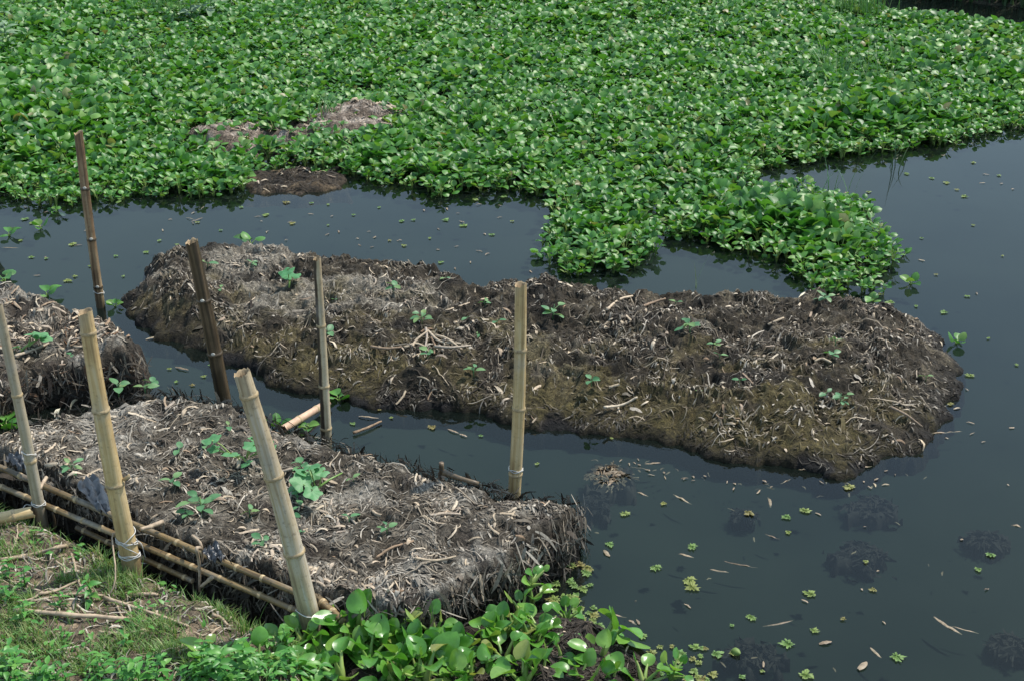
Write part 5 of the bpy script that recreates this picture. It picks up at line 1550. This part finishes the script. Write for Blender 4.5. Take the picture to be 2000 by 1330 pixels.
FL = [(1222, 1003, 24, 'yellow-green fern cluster off the tip of the grey heap'), (1297, 982, 16, 'small fern right of the cluster off the grey heap tip'), (1462, 1000, 24, 'fern near a short pale stick below the long heap'), (1572, 997, 26, 'fern cluster, right one of the row below the long heap'), (1538, 1009, 24, 'fern cluster, middle one of the row below the long heap'), (1660, 951, 28, 'fern close to the near edge of the long heap, right half'),
      (1540, 1038, 16, 'small fern below the row of fern clusters'), (1350, 1067, 26, 'bright fern left of a long sunken stick'), (1280, 1107, 28, 'bright fern right of the grey heap corner'), (1190, 1061, 22, 'green fern beside the pale husk by the grey heap'), (1583, 1160, 30, 'olive fern in the middle of the near water'), (1705, 1150, 18, 'fern below the dark sunken clump'),
      (1345, 1132, 34, 'upper half of the largest double fern cluster'), (1352, 1147, 38, 'lower half of the largest double fern cluster'), (1467, 1204, 24, 'fern at the end of a yellow stick'), (1590, 1231, 22, 'fern right of the curved yellow stick'), (1648, 1208, 14, 'small lone fern in the lower right water'), (1540, 1257, 34, 'brownish olive fern beside the sunken dark patch'), (1750, 1282, 34, 'long bright fern in the lower right water'),
      (1572, 1318, 36, 'fern cluster at the lower border'), (1935, 1082, 22, 'fern on the sunken clump at the right border'), (1912, 1111, 18, 'fern pair just below the sunken clump at the right border'), (1255, 1241, 22, 'fern right of the uprooted hyacinth'), (1448, 1321, 18, 'small fern at the lower border near the pale bulb'), (1488, 1309, 12, 'tiny fern near the lower border'), (1690, 1096, 14, 'bright speck of fern on the dark sunken clump'), (1430, 1221, 12, 'tiny fern left of the yellow stick')]
for px, py, w, lab in FL:
    fern(px, py, w, lab, NEAR)
for k in range(30):
    t = g6.random()
    px, py = 1060 + 90 * g6.random() + 20 * t, 1095 + 130 * t
    if px > 1050 + 0.7 * (1180 - py):
        fern(px, py, g6.uniform(14, 30), 'pale fern in the thick drift below the end face of the grey heap', 'ferns drifting below the grey heap')
for k in range(16):
    fern(g6.uniform(1100, 1180), g6.uniform(1170, 1225), g6.uniform(16, 30), 'fern in the drift between the grey heap and the uprooted hyacinth', 'ferns beside the uprooted hyacinth')
for k in range(26):
    fern(g6.normal(1345, 42), g6.uniform(1255, 1330), g6.uniform(14, 30), 'fern in the drift at the lower border right of the near hyacinths', 'ferns drifting at the lower border')
UP = [(50, 428, 22), (140, 477, 24), (62, 436, 18), (285, 492, 18), (310, 470, 14), (558, 396, 22), (608, 397, 14), (520, 420, 22), (570, 436, 20), (640, 400, 12), (785, 432, 18), (808, 430, 14), (870, 430, 22), (905, 441, 24), (960, 458, 18), (790, 480, 16), (690, 420, 12), (740, 405, 12), (860, 512, 18), (130, 548, 24), (145, 540, 16), (60, 502, 18),
      (90, 505, 14), (175, 520, 12), (225, 500, 14), (40, 470, 14), (240, 540, 12), (345, 478, 12), (385, 434, 14), (430, 450, 12), (470, 405, 14), (985, 385, 18), (930, 390, 20), (1000, 432, 12), (760, 470, 12), (640, 440, 10), (840, 465, 12)]
for px, py, w in UP:
    fern(px, py, w, 'small olive fern floating in the channel left of the tall split stake' if px < 165 else ('small pale fern floating in the channel between the tall split stake and the mud shelf' if px < 500 else 'small olive fern floating in the far channel behind the long heap'), 'ferns in the far channel')
RT = [(1850, 357, 20), (1885, 384, 22), (1820, 348, 16), (1900, 318, 16), (1870, 371, 14), (1950, 343, 14), (1845, 610, 24), (1890, 579, 16), (1930, 660, 12), (1985, 712, 14), (1895, 733, 26), (1855, 788, 20), (1700, 582, 22), (1720, 575, 18), (1790, 598, 14), (1740, 590, 26), (1828, 536, 12), (1770, 340, 18), (1695, 375, 16), (1958, 500, 10), (1900, 440, 12), (1800, 465, 12)]
for px, py, w in RT:
    fern(px, py, w, 'small fern floating on the bright water right of the raft' if py < 520 else 'small fern floating off the right end of the long heap', 'ferns on the right water' if py < 520 else 'ferns off the right end of the long heap')
NC = [(690, 826, 18), (845, 833, 26), (590, 848, 24), (605, 828, 22), (740, 800, 12), (375, 752, 16), (398, 735, 16), (410, 712, 14), (345, 745, 14), (530, 818, 20), (628, 812, 14), (765, 815, 12), (330, 720, 14), (940, 850, 14), (1195, 855, 12), (1050, 905, 12)]
for px, py, w in NC:
    fern(px, py, w, 'small fern in the narrow channel between the two heaps' if px > 440 else 'small fern in the narrow channel left of the dark stake', 'ferns in the narrow channel')
# sticks and leaf bits afloat
def bit(px, py, L, W, yaw, label, grp, mat=M_SOAK, z=.004, curv=0.4):
    p = P(px, py, z)
    V, F = strip_template(L * .85, W * .8, curv, .004, .5, 6)
    o = link('floating_stick' if L > .1 else 'floating_leaf', make_mesh('floating_stick' if L > .1 else 'floating_leaf', V, F, mat))
    o.matrix_world = TRS(p, yaw, 1, 0, 0)
    tag(o, label, 'stick' if L > .1 else 'dead leaf', grp)
BT = [(1447, 1103, .16, .01, -.35, 'long pinkish stick just under the water in the middle of the near pond'), (1332, 975, .13, .012, -.9, 'reddish bent stick below the long heap'), (1503, 980, .1, .016, 1.5, 'short upright pale stick beside the small fern'), (1850, 1222, .16, .018, -1.0, 'yellow tapered dead leaf in the lower right water'), (1520, 1218, .15, .012, .25, 'curved yellow stick below the near ferns'),
      (1508, 1048, .08, .01, -.7, 'thin curled pale leaf strip'), (1340, 1085, .08, .014, -.5, 'greenish grey leaf under a bright fern'), (1275, 905, .09, .016, .1, 'tan leaf at the near edge of the long heap'), (1185, 1080, .06, .022, -1.2, 'pale husk beside the green fern by the grey heap'), (1612, 1255, .06, .022, .2, 'pinkish husk in the lower water'), (1685, 1300, .07, .03, .8, 'brown broken husk near the lower border'),
      (1710, 1275, .08, .014, -1.2, 'grey sunken leaf left of the long bright fern'), (1885, 1230, .12, .008, -.5, 'thin dark twig beside the yellow tapered leaf'), (1985, 1027, .05, .018, -.5, 'small orange leaf at the right border'), (1405, 1115, .09, .014, -.3, 'brown leaf strip left of the long pinkish stick'), (1200, 1200, .12, .01, -.5, 'brown stick off the uprooted hyacinth'), (1235, 1215, .05, .014, -.8, 'pale leaf end off the uprooted hyacinth'),
      (1690, 912, .08, .014, .2, 'tan leaf beside the near edge of the long heap, right half'), (1570, 918, .06, .012, -.2, 'small orange leaf at the near edge of the long heap'), (1620, 790, .02, .01, 0, 'tiny pale speck on the near slope'), (1255, 965, .07, .012, -.7, 'brown leaf below the tip of the grey heap'), (885, 842, .08, .014, -.7, 'tan leaf strip in the narrow channel'), (905, 850, .05, .014, -.6, 'second tan leaf strip in the narrow channel'),
      (720, 815, .12, .012, -.2, 'brown stick in the narrow channel'), (935, 400, .05, .01, .4, 'white leaf bit in the far channel'), (780, 470, .04, .01, .2, 'pale bit in the far channel'), (385, 430, .12, .008, .9, 'thin pale stick floating in the far channel near the mud shelf'), (372, 428, .1, .006, -.6, 'thin brown stick crossing the pale one in the far channel'), (20, 485, .14, .008, -.1, 'long brown stick afloat at the left border'), (1838, 845, .14, .014, .1, 'bleached stick off the right end of the long heap'),
      (1865, 843, .09, .01, .05, 'thin bleached stick end off the right end of the long heap'), (355, 720, .1, .02, -.5, 'dark curled leaf in the narrow channel left of the dark stake'), (300, 660, .1, .02, .4, 'tan leaf piece in the narrow channel beside the brown heap'), (1320, 462, .12, .012, .0, 'bleached stick in the gap between the raft lobes'), (1440, 482, .1, .012, .2, 'tan stick in the gap between the raft lobes'), (1535, 940, .08, .006, .6, 'thin twig below the long heap')]
for px, py, L, W, yaw, lab in BT:
    bit(px, py, L, W, yaw, lab, 'sticks and leaves afloat', z=-.0025 if 'husk' not in lab and 'channel' not in lab else .004)
for k in range(90):
    px, py = g6.uniform(1130, 1990), g6.uniform(930, 1325)
    if k % 3:
        q = g6.uniform(0, 5)
        px = np.interp(q, range(6), [1150, 1290, 1400, 1560, 1720, 1890]) + g6.normal(0, 16)
        py = np.interp(q, range(6), [905, 915, 945, 965, 945, 850]) + g6.normal(0, 9)
    V, F = strip_template(g6.uniform(.012, .04), g6.uniform(.004, .01), g6.normal(0, .6), .002, .3, 4)
    o = link('floating_fleck', make_mesh('floating_fleck', V, F, M_SOAK)); o.matrix_world = TRS(P(px, py, -.008 if k % 2 else .004), g6.uniform(0, 6.28))
    tag(o, 'tiny pale fleck of dead plant on the near open water', 'fleck', 'flecks on the near water')
for k in range(80):
    px, py = (g6.uniform(20, 1040), g6.uniform(395, 540)) if k < 60 else (g6.uniform(1600, 1995), g6.uniform(290, 900))
    V, F = strip_template(g6.uniform(.02, .05), g6.uniform(.006, .012), g6.normal(0, .6), .002, .3, 4)
    p = P(px, py, .004)
    if hfA.at(np.array([p.x]), np.array([p.y]))[0] > 0 and 240 < px < 1880 and py > 470:
        continue
    o = link('floating_fleck', make_mesh('floating_fleck', V, F, M_SOAK)); o.matrix_world = TRS(p, g6.uniform(0, 6.28))
    tag(o, 'tiny pale fleck of dead plant in the far channel' if k < 60 else 'tiny pale fleck of dead plant on the right water', 'fleck', 'flecks in the far channel' if k < 60 else 'flecks on the right water')
V, F = lathe(np.array([-.022, -.018, -.008, .004, .014, .022]), np.array([.001, .01, .016, .015, .009, .001]), 14)
o = link('pale_bulb', make_mesh('pale_bulb', V, F, M_FERN)); o.matrix_world = TRS(P(1438, 1273, .008), .6, 1.0, R(75))
tag(o, 'shiny pale green bulb floating beside the sunken dark patch', 'bulb')
# dark clumps of sunken roots just below the surface
def sunken(px, py, rx, ry, label, z=-.052, fm=None):
    c = P(px, py, z)
    sx, sy = rx / FPX * to_px(*c)[2], ry / FPX * to_px(*c)[2] / 0.55
    n = 170
    a, r = g6.uniform(0, 6.28, n), 0.75 * np.sqrt(g6.random(n))
    x, y = sx * r * np.cos(a) * (.5 + .7 * np.abs(np.sin(a * 1.5 + px))), sy * r * np.sin(a) * (.4 + .8 * np.abs(np.cos(a + py)))
    L, yaw, w = g6.uniform(.03, .1, n), g6.uniform(0, 6.28, n), g6.uniform(.0015, .004, n)
    V = np.zeros((n, 3, 2, 3))
    for k, t in enumerate((-.5, 0, .5)):
        for s_, sg in enumerate((-1, 1)):
            V[:, k, s_, 0] = x + L * t * np.cos(yaw) - sg * w * np.sin(yaw)
            V[:, k, s_, 1] = y + L * t * np.sin(yaw) + sg * w * np.cos(yaw)
            V[:, k, s_, 2] = .026 * (1 - r ** 2) + g6.normal(0, .006, n) + (.01 if k == 1 else 0)
    base = np.array([(0, 1, 3, 2), (2, 3, 5, 4)])
    gx_, gy_ = np.meshgrid(np.linspace(-1, 1, 22), np.linspace(-1, 1, 14), indexing='ij')
    rr = np.hypot(gx_ + .5 * fbm(gx_ + px, gy_, 8, 2), gy_ * 1.3 + .6 * fbm(gx_ * 1.2, gy_ + py, 9, 2)) + 1.3 * fbm(gx_ * 1.7 + px, gy_ * 1.7 + py, 7, 3)
    Z = .026 - .075 * rr ** 2
    G = np.stack([gx_ * sx, gy_ * sy, Z], -1).reshape(-1, 3)
    root = empty('sunken_clump', c)
    tag(root, label, 'sunken roots', 'dark sunken clumps')
    link('core', make_mesh('core', G, grid_faces(22, 14), M_ROOT), root)
    tag(link('fibres', make_mesh('fibres', V.reshape(-1, 3), (base[None] + (np.arange(n) * 6)[:, None, None]).reshape(-1, 4), fm or M_ROOT, True, rnd=None), root), kind='stuff')
for a in [(1680, 1092, 62, 30, 'dark sunken clump in the middle of the near water with a fern on it'), (1700, 998, 52, 26, 'dark sunken clump below the right half of the long heap'), (1925, 1062, 46, 26, 'dark sunken clump at the right border'), (1470, 1285, 70, 32, 'wide dark sunken patch under the pale bulb'), (1970, 1268, 36, 22, 'dark sunken clump in the lower right corner'), (1190, 935, 50, 34, 'floating clump of rotting leaves off the tip of the grey heap', -.03, M_SOAK),
          (1165, 990, 26, 30, 'sunken tail of rotting roots off the tip of the grey heap'), (1450, 1015, 22, 12, 'small dark sunken bit below the long heap')]:
    sunken(*a)
tag(None or bpy.data.objects['pond_water'], kind='structure')
